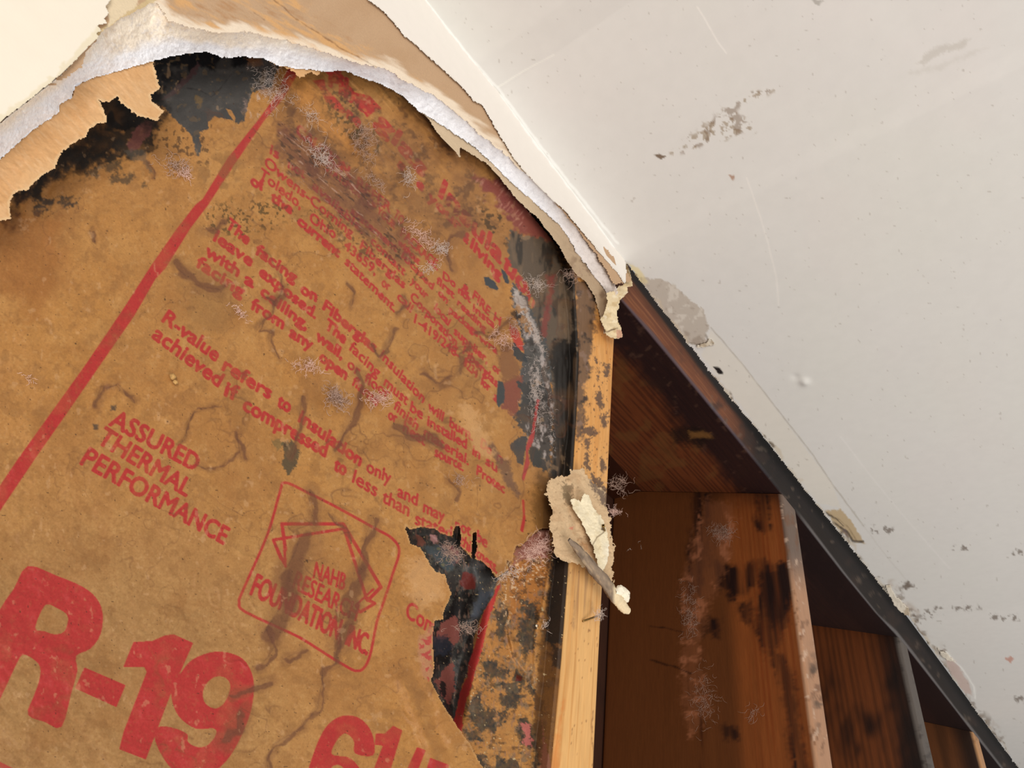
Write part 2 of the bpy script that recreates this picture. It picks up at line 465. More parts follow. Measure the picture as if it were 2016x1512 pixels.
# right margin stripe, upper thin part
ink_poly(off([(465, 160), (480, 165), (450, 350), (430, 520), (385, 600), (400, 700), (350, 850), (335, 830), (370, 650), (370, 560), (420, 420)], 950, 750, 4.32))
ink_poly(off([(335, 1010), (355, 1010), (365, 1180), (345, 1290), (320, 1270), (345, 1150)], 950, 750, 4.32))
# soften like ink soaked in paper
def blur(a, n):
    for _ in range(n):
        a[1:-1] = (a[:-2] + 2 * a[1:-1] + a[2:]) / 4; a[:, 1:-1] = (a[:, :-2] + 2 * a[:, 1:-1] + a[:, 2:]) / 4
    return a
blur(INK, 2)
INK = sstep(.14, .62, INK).astype(np.float32)


def ink_at(X, Y):
    fx = (X - RX0) / RS - .5; fy = (Y - RY0) / RS - .5
    ok = (fx > 0) & (fy > 0) & (fx < RW - 2) & (fy < RH - 2)
    i = np.clip(fx.astype(int), 0, RW - 2); j = np.clip(fy.astype(int), 0, RH - 2); a = fx - i; b = fy - j
    v = (INK[j, i] * (1 - a) + INK[j, i + 1] * a) * (1 - b) + (INK[j + 1, i] * (1 - a) + INK[j + 1, i + 1] * a) * b
    return np.where(ok, v, 0)


# ------------------------------------------------------------------ outlines measured on the photograph
GYP_TOP = [(-120, 330), (0, 243), (60, 196), (121, 148), (175, 92), (200, 60), (230, 38), (262, 22), (300, 3), (312, 3), (333, 38), (375, 52), (427, 62), (486, 60), (556, 76), (608, 90), (660, 108), (700, 121), (767, 135), (794, 156), (853, 184), (912, 229), (947, 264), (989, 295), (1027, 333), (1083, 382), (1138, 448), (1176, 500), (1209, 556), (1216, 575)]
GYP_LOW = [(-120, 400), (0, 312), (31, 285), (62, 257), (115, 222), (118, 205), (142, 191), (146, 170), (174, 156), (208, 146), (271, 128), (299, 120), (347, 108), (406, 101), (441, 113), (486, 111), (521, 115), (545, 128), (590, 135), (635, 139), (680, 139), (715, 153), (756, 167), (791, 187), (822, 215), (843, 229), (878, 250), (933, 288), (968, 319), (992, 344), (1027, 375), (1069, 413), (1100, 441), (1121, 469), (1135, 496), (1158, 526), (1193, 573), (1202, 600)]
PAINT_R = [(-110, -1180), (640, -150), (725, 0), (749, 17), (774, 42), (794, 69), (826, 94), (867, 132), (906, 167), (933, 198), (951, 208), (972, 247), (989, 274), (1010, 309), (1038, 344), (1079, 385), (1114, 417), (1142, 451), (1183, 500), (1218, 540), (1231, 559)]
CREASE = [(-250, -1421), (840, 0), (937, 132), (982, 178), (1051, 278), (1121, 368), (1211, 486), (1226, 508)]
CEDGE = [(1246, 536), (1315, 625), (1381, 711), (1441, 788), (1500, 857), (1573, 950), (1613, 1001), (1678, 1082), (1739, 1159), (1791, 1216), (1852, 1301), (1905, 1377), (1965, 1458), (1998, 1503), (2100, 1640)]
FLAP_LOW = [(-120, 500), (0, 432), (21, 430), (17, 399), (28, 378), (56, 371), (66, 358), (83, 344), (108, 333), (111, 312), (125, 295), (149, 278), (170, 267), (174, 255), (187, 243), (208, 240), (205, 219), (193, 196), (215, 201), (231, 189), (243, 205), (264, 222), (285, 231), (309, 236), (321, 219), (299, 201), (295, 187), (314, 174), (306, 149), (302, 121)]
STRIP_LOW = [(1190, 655), (1181, 615), (1170, 582), (1154, 554), (1135, 540), (1117, 512), (1100, 480), (1082, 457), (1062, 431), (1034, 406), (1013, 385), (989, 354), (961, 323), (923, 299), (904, 286), (906, 309), (895, 295), (864, 264), (840, 226)]

# ceiling height along the wall, from the crease and the cut edge
cr = np.array(CREASE[1:]); cp = rays(cr[:, 0], cr[:, 1]); cu = cp[:, 0] / cp[:, 1] * D0; cz = cp[:, 2] / cp[:, 1] * D0
ce = np.array(CEDGE[1:-1:2]); ep = rays(ce[:, 0], ce[:, 1]); YE = 0.001
eu = ep[:, 0] / ep[:, 1] * (D0 + YE); ez = ep[:, 2] / ep[:, 1] * (D0 + YE)
_o = np.argsort(np.concatenate([cu, eu])); CU = np.concatenate([cu, eu])[_o]; CZ = np.concatenate([cz, ez])[_o]
CZ = np.convolve(np.pad(CZ, 1, 'edge'), [.2, .6, .2], 'valid')
zc = lambda u: np.interp(u, CU, CZ)
print('ceiling z', np.round(CZ, 3), np.round(CU, 3))

# ================================================================== structure: ceiling
CPOLY = [(x - 9, y + 7) for x, y in CREASE] + [(1238, 522)] + CEDGE + [(3600, 1800), (3600, -1600), (-240, -1600)]


def ceil_pos(X, Y):
    r = rays(X, Y); r[:, 2] = np.maximum(r[:, 2], 40)
    t = 0.52 / r[:, 2]
    for _ in range(6): t = zc(r[:, 0] * t) / r[:, 2]
    p = r * t[:, None]; p[:, 1] -= D0
    d = np.hypot(X - 1582, (Y - 750))
    p[:, 2] -= 0.0022 * np.exp(-((X - 1584) / 9) ** 2 - ((Y - 752) / 7) ** 2)
    p[:, 2] += 0.0008 * np.exp(-((X - 1566) / 8) ** 2 - ((Y - 742) / 6) ** 2)
    p[:, 2] += 0.0006 * fbm(X, Y, 260, 3, 3)
    return p


def ceil_paint(X, Y):
    P = Paint(X, Y, (222, 219, 214), 0.55)
    P.mix(0.25 * sstep(-.1, .6, fbm(X, Y, 330, 5, 3)), (222, 222, 210))
    P.mix(0.18 * sstep(0, .6, fbm(X, Y, 210, 9, 3)), (222, 212, 208))
    # scuff of grey-brown specks
    m = poly(X, Y, [(1322, 300), (1350, 275), (1400, 235), (1430, 205), (1470, 185), (1540, 170), (1480, 200), (1450, 215), (1480, 240), (1485, 258), (1420, 275), (1360, 300)], soft=6, jag=5, js=14)
    P.mix(m * sstep(.12, .3, fbm(X, Y, 9, 2, 3)) * .75, (160, 142, 118))
    P.mix(m * sstep(.25, .4, fbm(X, Y, 12, 6, 3)) * .6, (130, 105, 80))
    P.P([(1286, 305), (1298, 303), (1312, 308), (1300, 313)], (110, 85, 60), .9, soft=1, jag=2)
    P.P([(1434, 343), (1448, 345), (1444, 356), (1438, 352)], (176, 140, 118), .9, soft=1, jag=1)
    P.P([(1600, 0), (1620, 2), (1612, 12), (1604, 8)], (150, 145, 135), .6, soft=2, jag=3)
    P.P([(1805, 125), (1830, 98), (1880, 85), (1912, 75), (1900, 92), (1850, 105), (1820, 125)], (190, 183, 172), .5, soft=4, jag=4)
    P.P([(1790, 145), (1850, 125), (1920, 100), (1950, 92), (1900, 115), (1850, 138)], (200, 195, 185), .35, soft=6, jag=4)
    P.L([(1373, 14), (1392, 45), (1412, 82), (1430, 105)], 3, (240, 236, 230), .7, jag=.5)
    P.L([(1470, 350), (1498, 430), (1515, 490), (1528, 545), (1533, 600)], 3, (238, 233, 226), .55, jag=.5)
    P.L([(980, 172), (1030, 140), (1090, 108)], 2.5, (240, 238, 230), .7, jag=.5)
    P.L([(835, 0), (930, 118), (984, 178), (1051, 270), (1121, 360), (1216, 480)], 5, (240, 240, 236), .8, jag=1)  # bright highlight along the crease, painted on the ceiling side
    # joint tape edge along the cut
    P.L([(1400, 645), (1460, 715), (1540, 818), (1600, 895), (1640, 955), (1700, 1035)], 2.2, (178, 170, 156), .75, jag=.6)
    P.L([(1700, 1035), (1745, 1095), (1800, 1160)], 2, (200, 194, 186), .4, jag=.6)
    P.L([(1655, 860), (1720, 945), (1800, 1040), (1870, 1120)], 3, (236, 232, 228), .35, jag=.5)
    P.P([(1381, 700), (1400, 650), (1460, 715), (1640, 955), (1655, 1000), (1610, 990)], (228, 220, 204), .5, soft=2, jag=1)
    # torn patch by the corner, gypsum grey
    pt = off([(290, 110), (360, 145), (450, 150), (540, 185), (600, 250), (710, 330), (740, 430), (720, 500), (765, 540), (680, 550), (620, 530), (500, 390), (400, 250)], 1150, 500, 3.024)
    P.P(pt, (190, 178, 164), .9, 0.9, soft=1.2, jag=2.5, js=7)
    m = poly(X, Y, pt, soft=2, jag=2)
    P.mix(m * sstep(.1, .35, fbm(X, Y, 16, 4, 4)) * .7, (160, 145, 130)); P.mix(m * sstep(.2, .45, fbm(X, Y, 12, 8, 4)) * .6, (222, 214, 202))
    P.L(off([(620, 530), (700, 545), (765, 540), (720, 480)], 1150, 500, 3.024), 2, (120, 105, 85), .6)
    P.P(off([(215, 195), (330, 240), (385, 330), (330, 325), (250, 280)], 1150, 450, 3.024), (226, 210, 160), .8, soft=3, jag=2)
    P.P([(1405, 722), (1415, 722), (1424, 733), (1422, 738), (1412, 734)], (30, 24, 24), 1, soft=1, jag=1)
    P.P([(1624, 1005), (1655, 1003), (1672, 1022), (1704, 1070), (1682, 1068), (1672, 1060), (1648, 1040)], (196, 172, 134), .95, soft=1.5, jag=2)
    P.L([(1625, 1008), (1645, 1022), (1660, 1035)], 3, (60, 50, 44), .8); P.L([(1640, 1030), (1668, 1048), (1680, 1066), (1700, 1066)], 4, (60, 52, 48), .85); P.L([(1655, 1050), (1662, 1045), (1672, 1066)], 5, (110, 95, 95), .8)
    P.L([(1650, 1022), (1668, 1036), (1685, 1062)], 2, (120, 95, 60), .6)
    for i, (a, b, c, d) in enumerate([(1715, 1038, 1755, 1046), (1770, 1152, 1795, 1155), (1765, 1150, 1790, 1158), (1862, 1193, 1890, 1196), (1900, 1197, 1916, 1200), (1925, 1193, 1934, 1195), (1808, 1205, 1838, 1212), (1838, 1198, 1860, 1203), (1875, 1077, 1900, 1079), (1950, 1214, 2000, 1217), (1995, 1087, 2016, 1088), (1998, 1375, 2012, 1378), (1790, 1215, 1815, 1220)]):
        m = poly(X, Y, [(a, b - 4), (c, b - 4), (c + 8, d + 4), (a, d + 4)], soft=3, jag=4, js=6, seed=i)
        P.mix(m * sstep(.0, .25, fbm(X, Y, 7, i, 3)) * .8, (118, 104, 92))
    P.P([(1978, 1297), (1990, 1292), (1997, 1298), (1988, 1304)], (200, 140, 120), .8, soft=1, jag=2)
    # chipped pale edge beside the cut
    e = line(X, Y, CEDGE, 7, soft=3, jag=5, js=12)
    P.mix(e * .55, (205, 188, 160)); P.mix(e * sstep(.1, .3, fbm(X, Y, 11, 5, 4)) * .8, (92, 78, 62))
    e = line(X, Y, [(1755, 1155), (1800, 1210), (1850, 1285), (1905, 1370), (1965, 1450)], 16, soft=5, jag=6, js=16)
    P.mix(e * .5 * sstep(-.2, .4, fbm(X, Y, 24, 6, 4)), (180, 160, 140)); P.mix(e * sstep(.15, .4, fbm(X, Y, 14, 8, 4)) * .6, (120, 100, 80))
    P.P([(1855, 1285), (1880, 1300), (1905, 1340), (1915, 1370), (1900, 1365), (1870, 1320)], (208, 186, 176), .9, soft=1.5, jag=2)
    P.L([(1862, 1283), (1895, 1318), (1918, 1352), (1920, 1375)], 3, (248, 246, 240), .9, jag=.8)
    s = fbm(X, Y, 6.5, 11, 2)
    P.mix(sstep(.72, .8, s) * .4, (150, 138, 124))
    return P


ceiling = sheet('ceiling', axis(760, 2030, 2.5, 1000, 1500), axis(-20, 1540, 2.5, 1400, 120),
                lambda X, Y: poly(X, Y, CPOLY, soft=.5, jag=1.8, js=7), ceil_pos, ceil_paint, M_ceil, kind='structure')
ceiling['label'] = 'scuffed off-white painted ceiling above the torn-open wall'

# raised edge of the torn patch and the loose paint curls on the ceiling's cut edge
def ceil_off(dz):
    def f(X, Y):
        p = ceil_pos(X, Y); p[:, 2] -= dz(X, Y) if callable(dz) else dz
        return p
    return f


def curl(name, pts, h, colf, thick=0.0004, parent=ceiling):
    a = np.array(pts)
    return sheet(name, np.arange(a[:, 0].min() - 4, a[:, 0].max() + 4, 1.5), np.arange(a[:, 1].min() - 4, a[:, 1].max() + 4, 1.5),
                 lambda X, Y: poly(X, Y, pts, soft=.4, jag=1.8, js=7), ceil_off(lambda X, Y: h * (0.6 + 0.5 * fbm(X, Y, 14, 3, 3))), colf, M_scrap, parent, thick=thick)


def cream_paint(X, Y):
    P = Paint(X, Y, (232, 222, 204), .7); P.mix(sstep(.15, .5, fbm(X, Y, 15, 4, 4)) * .6, (168, 142, 105)); P.mix(sstep(.3, .6, fbm(X, Y, 9, 8, 4)) * .6, (90, 70, 52)); return P


curl('paint_curl', [(1740, 1150), (1752, 1152), (1762, 1170), (1788, 1195), (1792, 1212), (1780, 1208), (1762, 1192)], 0.003, cream_paint)
curl('paint_curl', [(1845, 1275), (1862, 1282), (1880, 1300), (1868, 1300), (1852, 1290)], 0.003, cream_paint)
curl('paint_curl', [(1400, 664), (1408, 676), (1386, 682), (1366, 682), (1375, 676), (1392, 672)], 0.002, cream_paint)

# ================================================================== structure: drywall
wall = empty('wall_left', (0, 0, 0), 'torn painted drywall with brown paper and white gypsum core showing', None, None, 'structure')


def wy_paint(X, Y):
    P = Paint(X, Y, (236, 230, 222), 0.5)
    P.mix(sstep(640, 500, X), (243, 233, 215))
    P.mix(.3 * sstep(0, .5, fbm(X, Y, 160, 2, 3)), (240, 232, 216))
    P.L([(1211, 486), (1121, 368), (1051, 278), (982, 178), (900, 80), (840, 0)], 5, (246, 246, 242), .8)  # crease highlight painted on the wall side
    e = line(X, Y, PAINT_R, 2.5, soft=1, jag=1); P.mix(e * .35, (205, 190, 165))
    e = line(X, Y, [(-60, 290), (0, 241), (121, 145), (195, 60)], 14, soft=3, jag=3); P.mix(e * .6, (226, 212, 178))
    P.L([(120, 150), (140, 132), (165, 108), (182, 92)], 2, (120, 80, 80), .7)
    return P


PR = [(x + 9, y - 7) for x, y in CREASE[:-1]] + [(1232, 505), (1233, 540), (1231, 559)] + PAINT_R[::-1][1:]
sheet('painted_face', axis(640, 1240, 1.8, 900, 0), axis(-110, 565, 1.8, 1200, 0), lambda X, Y: poly(X, Y, PR, soft=.4, jag=1.4, js=6, grow=.6),
      lambda X, Y: pt_y(X, Y, -0.0002 + .0015 * poly(X, Y, [(1150, 440), (1216, 490), (1232, 560), (1180, 500)], soft=20, jag=0)), wy_paint, M_wall, wall, thick=.0006)
PL = [(-1400, -900), (240, -900), (232, -120), (218, 0), (208, 12), (214, 25), (206, 38), (212, 45), (193, 50), (200, 62), (190, 66), (195, 72), (121, 146), (60, 195), (0, 240), (-120, 328), (-1400, 1300)]
sheet('painted_face', axis(-110, 250, 1.8, 1200, 0), axis(-110, 350, 1.8, 700, 700), lambda X, Y: poly(X, Y, PL, soft=.4, jag=1.2, js=6),
      lambda X, Y: pt_y(X, Y, -0.0002), wy_paint, M_wall, wall, thick=.0006)


def brown_paint(X, Y):
    P = Paint(X, Y, (190, 158, 126), .9)
    P.mix(.4 * sstep(-.2, .5, fbm(X, Y, 60, 4, 4)), (178, 144, 110))
    # rotate noise along the tear for fibres
    a = math.radians(28); xr = X * math.cos(a) + Y * math.sin(a); yr = -X * math.sin(a) + Y * math.cos(a)
    n = fbm(xr, yr * 5, 40, 6, 4)
    z = poly(X, Y, [(300, -20), (560, -20), (640, 50), (760, 120), (860, 185), (700, 130), (560, 85), (330, 45)], soft=14, jag=10)
    P.mix(z * sstep(-.1, .5, n) * .85, (214, 166, 112)); P.mix(z * sstep(.15, .6, -n) * .5, (168, 118, 70))
    P.mix(sstep(20, 2, segdist(X, Y, GYP_TOP[9:26], False) + 14 * n) * .9, (238, 222, 200))
    P.L([(540, 0), (590, 42), (680, 100), (760, 140)], 1.6, (120, 85, 60), .7)
    P.L([(500, 25), (520, 38)], 1.4, (120, 85, 60), .6)
    P.L([(190, 70), (260, 25), (300, 0)], 12, (206, 184, 140), .8)
    P.P([(208, 0), (215, 45), (200, 62), (230, 40), (270, 10), (275, -20), (220, -20)], (226, 208, 176), .9)
    return P


BR = [(160, 130), (212, -120), (190, -700), (-60, -1150)] + [(x + 10, y - 6) for x, y in PAINT_R] + GYP_TOP[::-1][1:-2]
sheet('exposed_paper', axis(150, 1245, 2.0, 300, 0), axis(-110, 570, 2.0, 1100, 0), lambda X, Y: poly(X, Y, BR, soft=.4, jag=2.5, js=9, grow=3),
      lambda X, Y: pt_y(X, Y, 0.0012 + .0003 * fbm(X, Y, 40, 3, 3)), brown_paint, M_brown, wall)


def gyp_pos(X, Y):
    d1 = segdist(X, Y, GYP_TOP, False); d2 = segdist(X, Y, GYP_LOW, False)
    t = np.clip(d1 / (d1 + d2 + 1e-6), 0, 1)
    return pt_y(X, Y, 0.0016 + 0.0098 * t ** .9 + 0.0004 * fbm(X, Y, 7, 2, 4, .7) + .0007 * fbm(X, Y, 30, 5, 3))


def gyp_paint(X, Y):
    P = Paint(X, Y, (238, 238, 242), .95)
    d1 = segdist(X, Y, GYP_TOP, False); d2 = segdist(X, Y, GYP_LOW, False); t = d1 / (d1 + d2 + 1e-6)
    P.mix(.9 * sstep(.55, .1, t + .12 * fbm(X, Y, 20, 3)) * sstep(860, 560, X), (240, 228, 210))
    P.mix(.95 * sstep(.78, .45, t + .2 * fbm(X, Y, 30, 3)) * sstep(190, 240, X) * sstep(620, 420, X), (240, 226, 206))
    P.mix(sstep(.0, .4, fbm(X, Y, 14, 2, 4)) * sstep(.8, .4, t) * sstep(190, 230, X) * sstep(420, 330, X) * .5, (206, 184, 158))
    P.mix(sstep(.1, .55, fbm(X, Y, 5, 8, 3)) * .35, (196, 194, 200))
    P.mix(sstep(.2, .6, fbm(X, Y, 34, 8, 4)) * sstep(.5, .2, t) * sstep(500, 250, X) * .7, (208, 178, 142))
    P.mix(sstep(1040, 1180, X) * .6, (200, 182, 166))
    P.mix(poly(X, Y, [(1140, 455), (1152, 450), (1212, 545), (1208, 565)], soft=3, jag=3) * .95, (120, 98, 80))  # brown sliver: shadow beside the backing strip, painted onto the core
    return P


sheet('gypsum_core', axis(-110, 1225, 1.8), axis(-10, 610, 1.8), lambda X, Y: poly(X, Y, GYP_TOP + GYP_LOW[::-1], soft=.4, jag=1.8, js=7, grow=1.2), gyp_pos, gyp_paint, M_gyp, wall)


def backing_paint(X, Y):
    P = Paint(X, Y, (214, 170, 122), .9)
    P.mix(.5 * sstep(-.2, .5, fbm(X, Y, 50, 4, 4)), (202, 152, 100)); P.mix(.5 * sstep(0, .5, fbm(X + Y, (X - Y) * 4, 30, 9, 3)), (222, 182, 138))
    P.mix(sstep(5, 1, segdist(X, Y, FLAP_LOW, False)) * .5, (226, 196, 152))
    P.mix(sstep(600, 800, X), (206, 184, 154)); P.mix(sstep(1000, 1150, X) * .7, (170, 145, 118))
    P.mix(sstep(.1, .5, fbm(X, Y, 20, 6, 4)) * sstep(1080, 1160, X) * .6, (110, 85, 65))
    return P


def flap_pos(X, Y):
    d = segdist(X, Y, GYP_LOW, False)
    y = 0.0119 - .00007 * d * sstep(0, 60, d) + .0012 * fbm(X, Y, 60, 3, 3) * sstep(0, 25, d) + .0004 * fbm(X + Y, (X - Y) * 3, 24, 6, 3) * sstep(0, 20, d)
    return pt_y(X, Y, np.maximum(y, .007))


FL = [p for p in GYP_LOW if p[0] <= 310][::1] + FLAP_LOW[::-1]
sheet('torn_backing_paper', axis(-110, 330, 1.6), axis(110, 520, 1.6), lambda X, Y: poly(X, Y, FL, soft=.4, jag=3.0, js=6, grow=1.5), flap_pos, backing_paint, M_brown, wall, thick=.0004)
SL = [p for p in GYP_LOW if p[0] >= 820] + STRIP_LOW
sheet('torn_backing_paper', axis(830, 1215, 1.6), axis(215, 665, 1.6), lambda X, Y: poly(X, Y, SL, soft=.4, jag=1.2, js=6, grow=1.5), flap_pos, backing_paint, M_brown, wall, thick=.0004)
TN = [(520, 114), (545, 126), (600, 134), (632, 137), (634, 142), (625, 150), (612, 142), (600, 148), (592, 156), (580, 142), (560, 132), (540, 128)]
sheet('torn_backing_paper', axis(515, 640, 1.4), axis(108, 165, 1.4), lambda X, Y: poly(X, Y, TN, soft=.4, jag=2.5, js=6), flap_pos, backing_paint, M_brown, wall, thick=.0004)

# ================================================================== insulation batt
batt = empty('insulation_batt', (0, 0, 0), 'pink fiberglass insulation batt with stained kraft paper facing printed in red', 'insulation')

# stud faces from the photograph
S1L = np.array([(1085, 1512), (1105, 1300), (1118, 1130), (1128, 930), (1136, 800), (1140, 700), (1132, 560), (1130, 520)], float)
S1R = np.array([(1169, 1512), (1179, 1300), (1187, 1142), (1197, 953), (1206, 750), (1210, 670), (1214, 560), (1216, 520)], float)
l3 = pt_y(S1L[:, 0], S1L[:, 1], YS); r3 = pt_y(S1R[:, 0], S1R[:, 1], YS)
ol = np.argsort(l3[:, 2]); orr = np.argsort(r3[:, 2])
s1u = lambda z: np.interp(z, l3[ol, 2], l3[ol, 0]); s1r = lambda z: np.interp(z, r3[orr, 2], r3[orr, 0])

HOLE = off([(110, 190), (150, 250), (270, 220), (440, 240), (520, 300), (640, 330), (680, 210), (720, 200), (745, 330), (730, 430), (860, 570), (870, 430), (880, 290), (910, 280), (925, 440), (900, 580), (1000, 620), (1060, 680), (1150, 800), (1200, 760), (1260, 720), (1300, 700), (1270, 650), (1260, 600), (1330, 610), (1370, 440), (1440, 440), (1530, 330), (1600, 280), (1640, 250), (1720, 240)], 780, 1000, 5.816) + \
    [(1150, 1040), (1200, 1040), (1200, 1700), (1080, 1700)] + \
    off([(830, 1512), (700, 1280), (550, 1060), (480, 960), (335, 680), (365, 560), (355, 400), (350, 250), (370, 110), (450, 90)], 780, 1200, 4.847) + \
    off([(540, 1200), (630, 1000), (620, 950), (560, 760), (440, 720), (350, 570), (270, 450), (160, 400), (110, 240)], 780, 1000, 5.816)


def side_y(X, Y, eps=.0022):
    """depth at which the sight line meets the left side of the near stud"""
    r = rays(X, Y); y = np.full(X.shape, .05)
    for _ in range(4):
        z = r[:, 2] / r[:, 1] * (D0 + np.clip(y, 0, .12))
        y = (s1u(z) - eps) / np.maximum(r[:, 0] / r[:, 1], 1e-3) - D0
    return np.where(r[:, 0] > 0, y, 9)


VEINS = [([(552, 539), (562, 567), (545, 594), (542, 615), (521, 629), (510, 650), (538, 653), (535, 674), (552, 709)], 3.5),
         ([(530, 585), (545, 594), (560, 580)], 9), ([(354, 872), (368, 858), (372, 837), (385, 813), (410, 803), (437, 799)], 3),
         ([(385, 912), (410, 925), (440, 918), (462, 900), (470, 890)], 3),
         ([(610, 965), (622, 1000), (618, 1030)], 12), ([(606, 1060), (598, 1082), (570, 1140)], 30), ([(567, 1143), (570, 1191), (534, 1248)], 28), ([(530, 1240), (545, 1275), (522, 1305), (502, 1313)], 8),
         ([(738, 1025), (721, 1074), (709, 1127)], 10), ([(709, 1127), (697, 1179), (685, 1224), (669, 1264)], 20), ([(669, 1264), (665, 1305), (640, 1317), (636, 1357), (628, 1398), (599, 1430), (570, 1450), (542, 1467), (530, 1499), (534, 1540)], 6),
         ([(455, 1370), (500, 1355), (530, 1345)], 10), ([(440, 1460), (475, 1440), (480, 1400)], 16),
         ([(700, 730), (716, 760), (712, 800), (690, 840), (665, 890)], 9), ([(783, 841), (811, 859), (841, 859), (870, 880)], 16),
         ([(922, 674), (922, 687), (907, 700), (909, 718), (907, 731)], 5), ([(937, 654), (948, 654), (959, 661), (978, 661), (991, 644), (1007, 630)], 6),
         ([(828, 733), (837, 735), (848, 742), (859, 754), (867, 757), (876, 748), (887, 746)], 3.5), ([(912, 460), (890, 468), (880, 480), (882, 500), (892, 530)], 7),
         ([(735, 680), (748, 702), (762, 694), (768, 672), (780, 650)], 5), ([(210, 765), (232, 758), (250, 775), (266, 792)], 4), ([(205, 760), (190, 800)], 7),
         ([(405, 450), (425, 455), (440, 440)], 9), ([(685, 560), (700, 575), (692, 600)], 4), ([(795, 580), (802, 600), (782, 620)], 5), ([(560, 1300), (600, 1280)], 8),
         ([(600, 780), (590, 850), (575, 900)], 6), ([(290, 315), (308, 340), (300, 352)], 2.5), ([(470, 850), (480, 900)], 8), ([(880, 940), (905, 965), (900, 985)], 5), ([(650, 1010), (690, 1060)], 4),
         ([(350, 520), (390, 560), (440, 570)], 12), ([(180, 455), (190, 475)], 5)]


def wr(X, Y, pts, s, h): # soft ridge
    d = segdist(X, Y, pts, False); return h * np.exp(-(d / s) ** 2)


def rel(X, Y):
    """paper relief towards the camera, metres"""
    h = .0016 * fbm(X, Y, 230, 3, 3) + .0009 * fbm(X, Y, 60, 6, 4) + .00016 * fbm(X, Y, 14, 9, 3)
    rg_ = 1 - np.abs(fbm(X + 20 * fbm(X, Y, 80, 1, 2), Y, 75, 12, 3)) * 6; h = h + .0005 * np.clip(rg_, 0, 1) ** 2 * sstep(0, .3, fbm(X, Y, 140, 2, 2)) * sstep(250, 500, X)
    h += .0022 * sstep(1080, 1100, X) * sstep(640, 720, Y) * fbm(X * 1.0, Y * .12, 11, 4, 3)
    wx = X + 7 * fbm(X, Y, 45, 2, 3); wy_ = Y + 7 * fbm(X, Y, 45, 5, 3)
    for p, wd in VEINS:
        h = h - wr(wx, wy_, p, wd * .9 + 3, .0004) + wr(wx + 6, wy_ + 4, p, wd * .7 + 4, .0004)
    h += wr(wx, wy_, [(790, 1340), (830, 1420), (855, 1512), (860, 1560)], 12, .0014) - wr(wx, wy_, [(812, 1320), (850, 1400), (875, 1470)], 10, .001)
    h += wr(wx, wy_, [(1010, 560), (1040, 620), (1068, 690), (1085, 760), (1088, 850)], 14, .003)
    h += wr(wx, wy_, [(560, 220), (640, 290), (730, 380), (800, 470)], 10, .0007) + wr(wx, wy_, [(640, 160), (700, 230), (760, 330)], 9, .0008)
    h += .0004 * sstep(.2, .6, fbm((X + Y) * .5, (X - Y) * 3, 40, 3, 3)) * sstep(300, 100, np.hypot(X - 740, Y - 280))
    h += wr(wx, wy_, [(700, 190), (760, 260), (800, 330), (850, 360)], 5, .0007)
    return h


def paper_y(X, Y, base=0.018):
    y = base - rel(X, Y)
    y = y + .010 * sstep(260, 0, segdist(X, Y, [(-100, 400), (0, 400), (200, 230), (420, 100)], False)) * sstep(480, 200, Y)
    y = y + .020 * sstep(40, 110, X - (1030 - .02 * (Y - 800)) - 40) * sstep(560, 700, Y) + .006 * sstep(1000, 1100, X) * sstep(700, 500, Y)
    s = side_y(X, Y)
    return np.maximum(np.minimum(y, s), .0139)


def kraft_base(X, Y, base=(171, 121, 66)):
    P = Paint(X, Y, base, .55)
    P.mix(.55 * sstep(-.3, .5, fbm(X, Y, 150, 1, 4)), (174, 122, 62))
    P.mix(.4 * sstep(0, .5, fbm(X, Y, 60, 5, 4)), (184, 136, 78))
    P.mix(.45 * sstep(.05, .5, fbm(X, Y, 38, 9, 4)), (158, 108, 56))
    P.mix(.7 * sstep(800, 300, X) * sstep(800, 1250, Y), (152, 116, 74))  # duller lower left: partly paper tone, partly light falloff in the colour
    P.mix(.35 * sstep(.15, .5, fbm(X, Y, 5, 12, 3)), (140, 96, 52))
    P.mix(.12 * sstep(.2, .5, fbm(X, Y, 7, 13, 3)), (208, 168, 112))
    P.mix(.4 * sstep(-.1, .45, fbm(X, Y, 90, 15, 5, .6)), (146, 98, 52)); P.mix(.35 * sstep(.1, .4, fbm(X + 300, Y, 28, 2, 4, .65)), (132, 90, 50))
    return P


CH = (62, 62, 60)
A1 = lambda p: off(p, 0, 0, 2.88)
A3 = lambda p: off(p, 750, 350, 5.4)
A4 = lambda p: off(p, 700, 600, 5.4)
A5 = lambda p: off(p, 950, 750, 4.32)
A6 = lambda p: off(p, 950, 450, 4.32)


def speck(P, X, Y, pts, thr=.3, sc_=7, col=(50, 38, 26), a=.8, seed=0, soft=14):
    m = poly(X, Y, pts, soft=soft, jag=8, js=20, seed=seed)
    P.mix(m * sstep(thr, thr + .15, fbm(X, Y, sc_, seed + 3, 3)) * a, col)


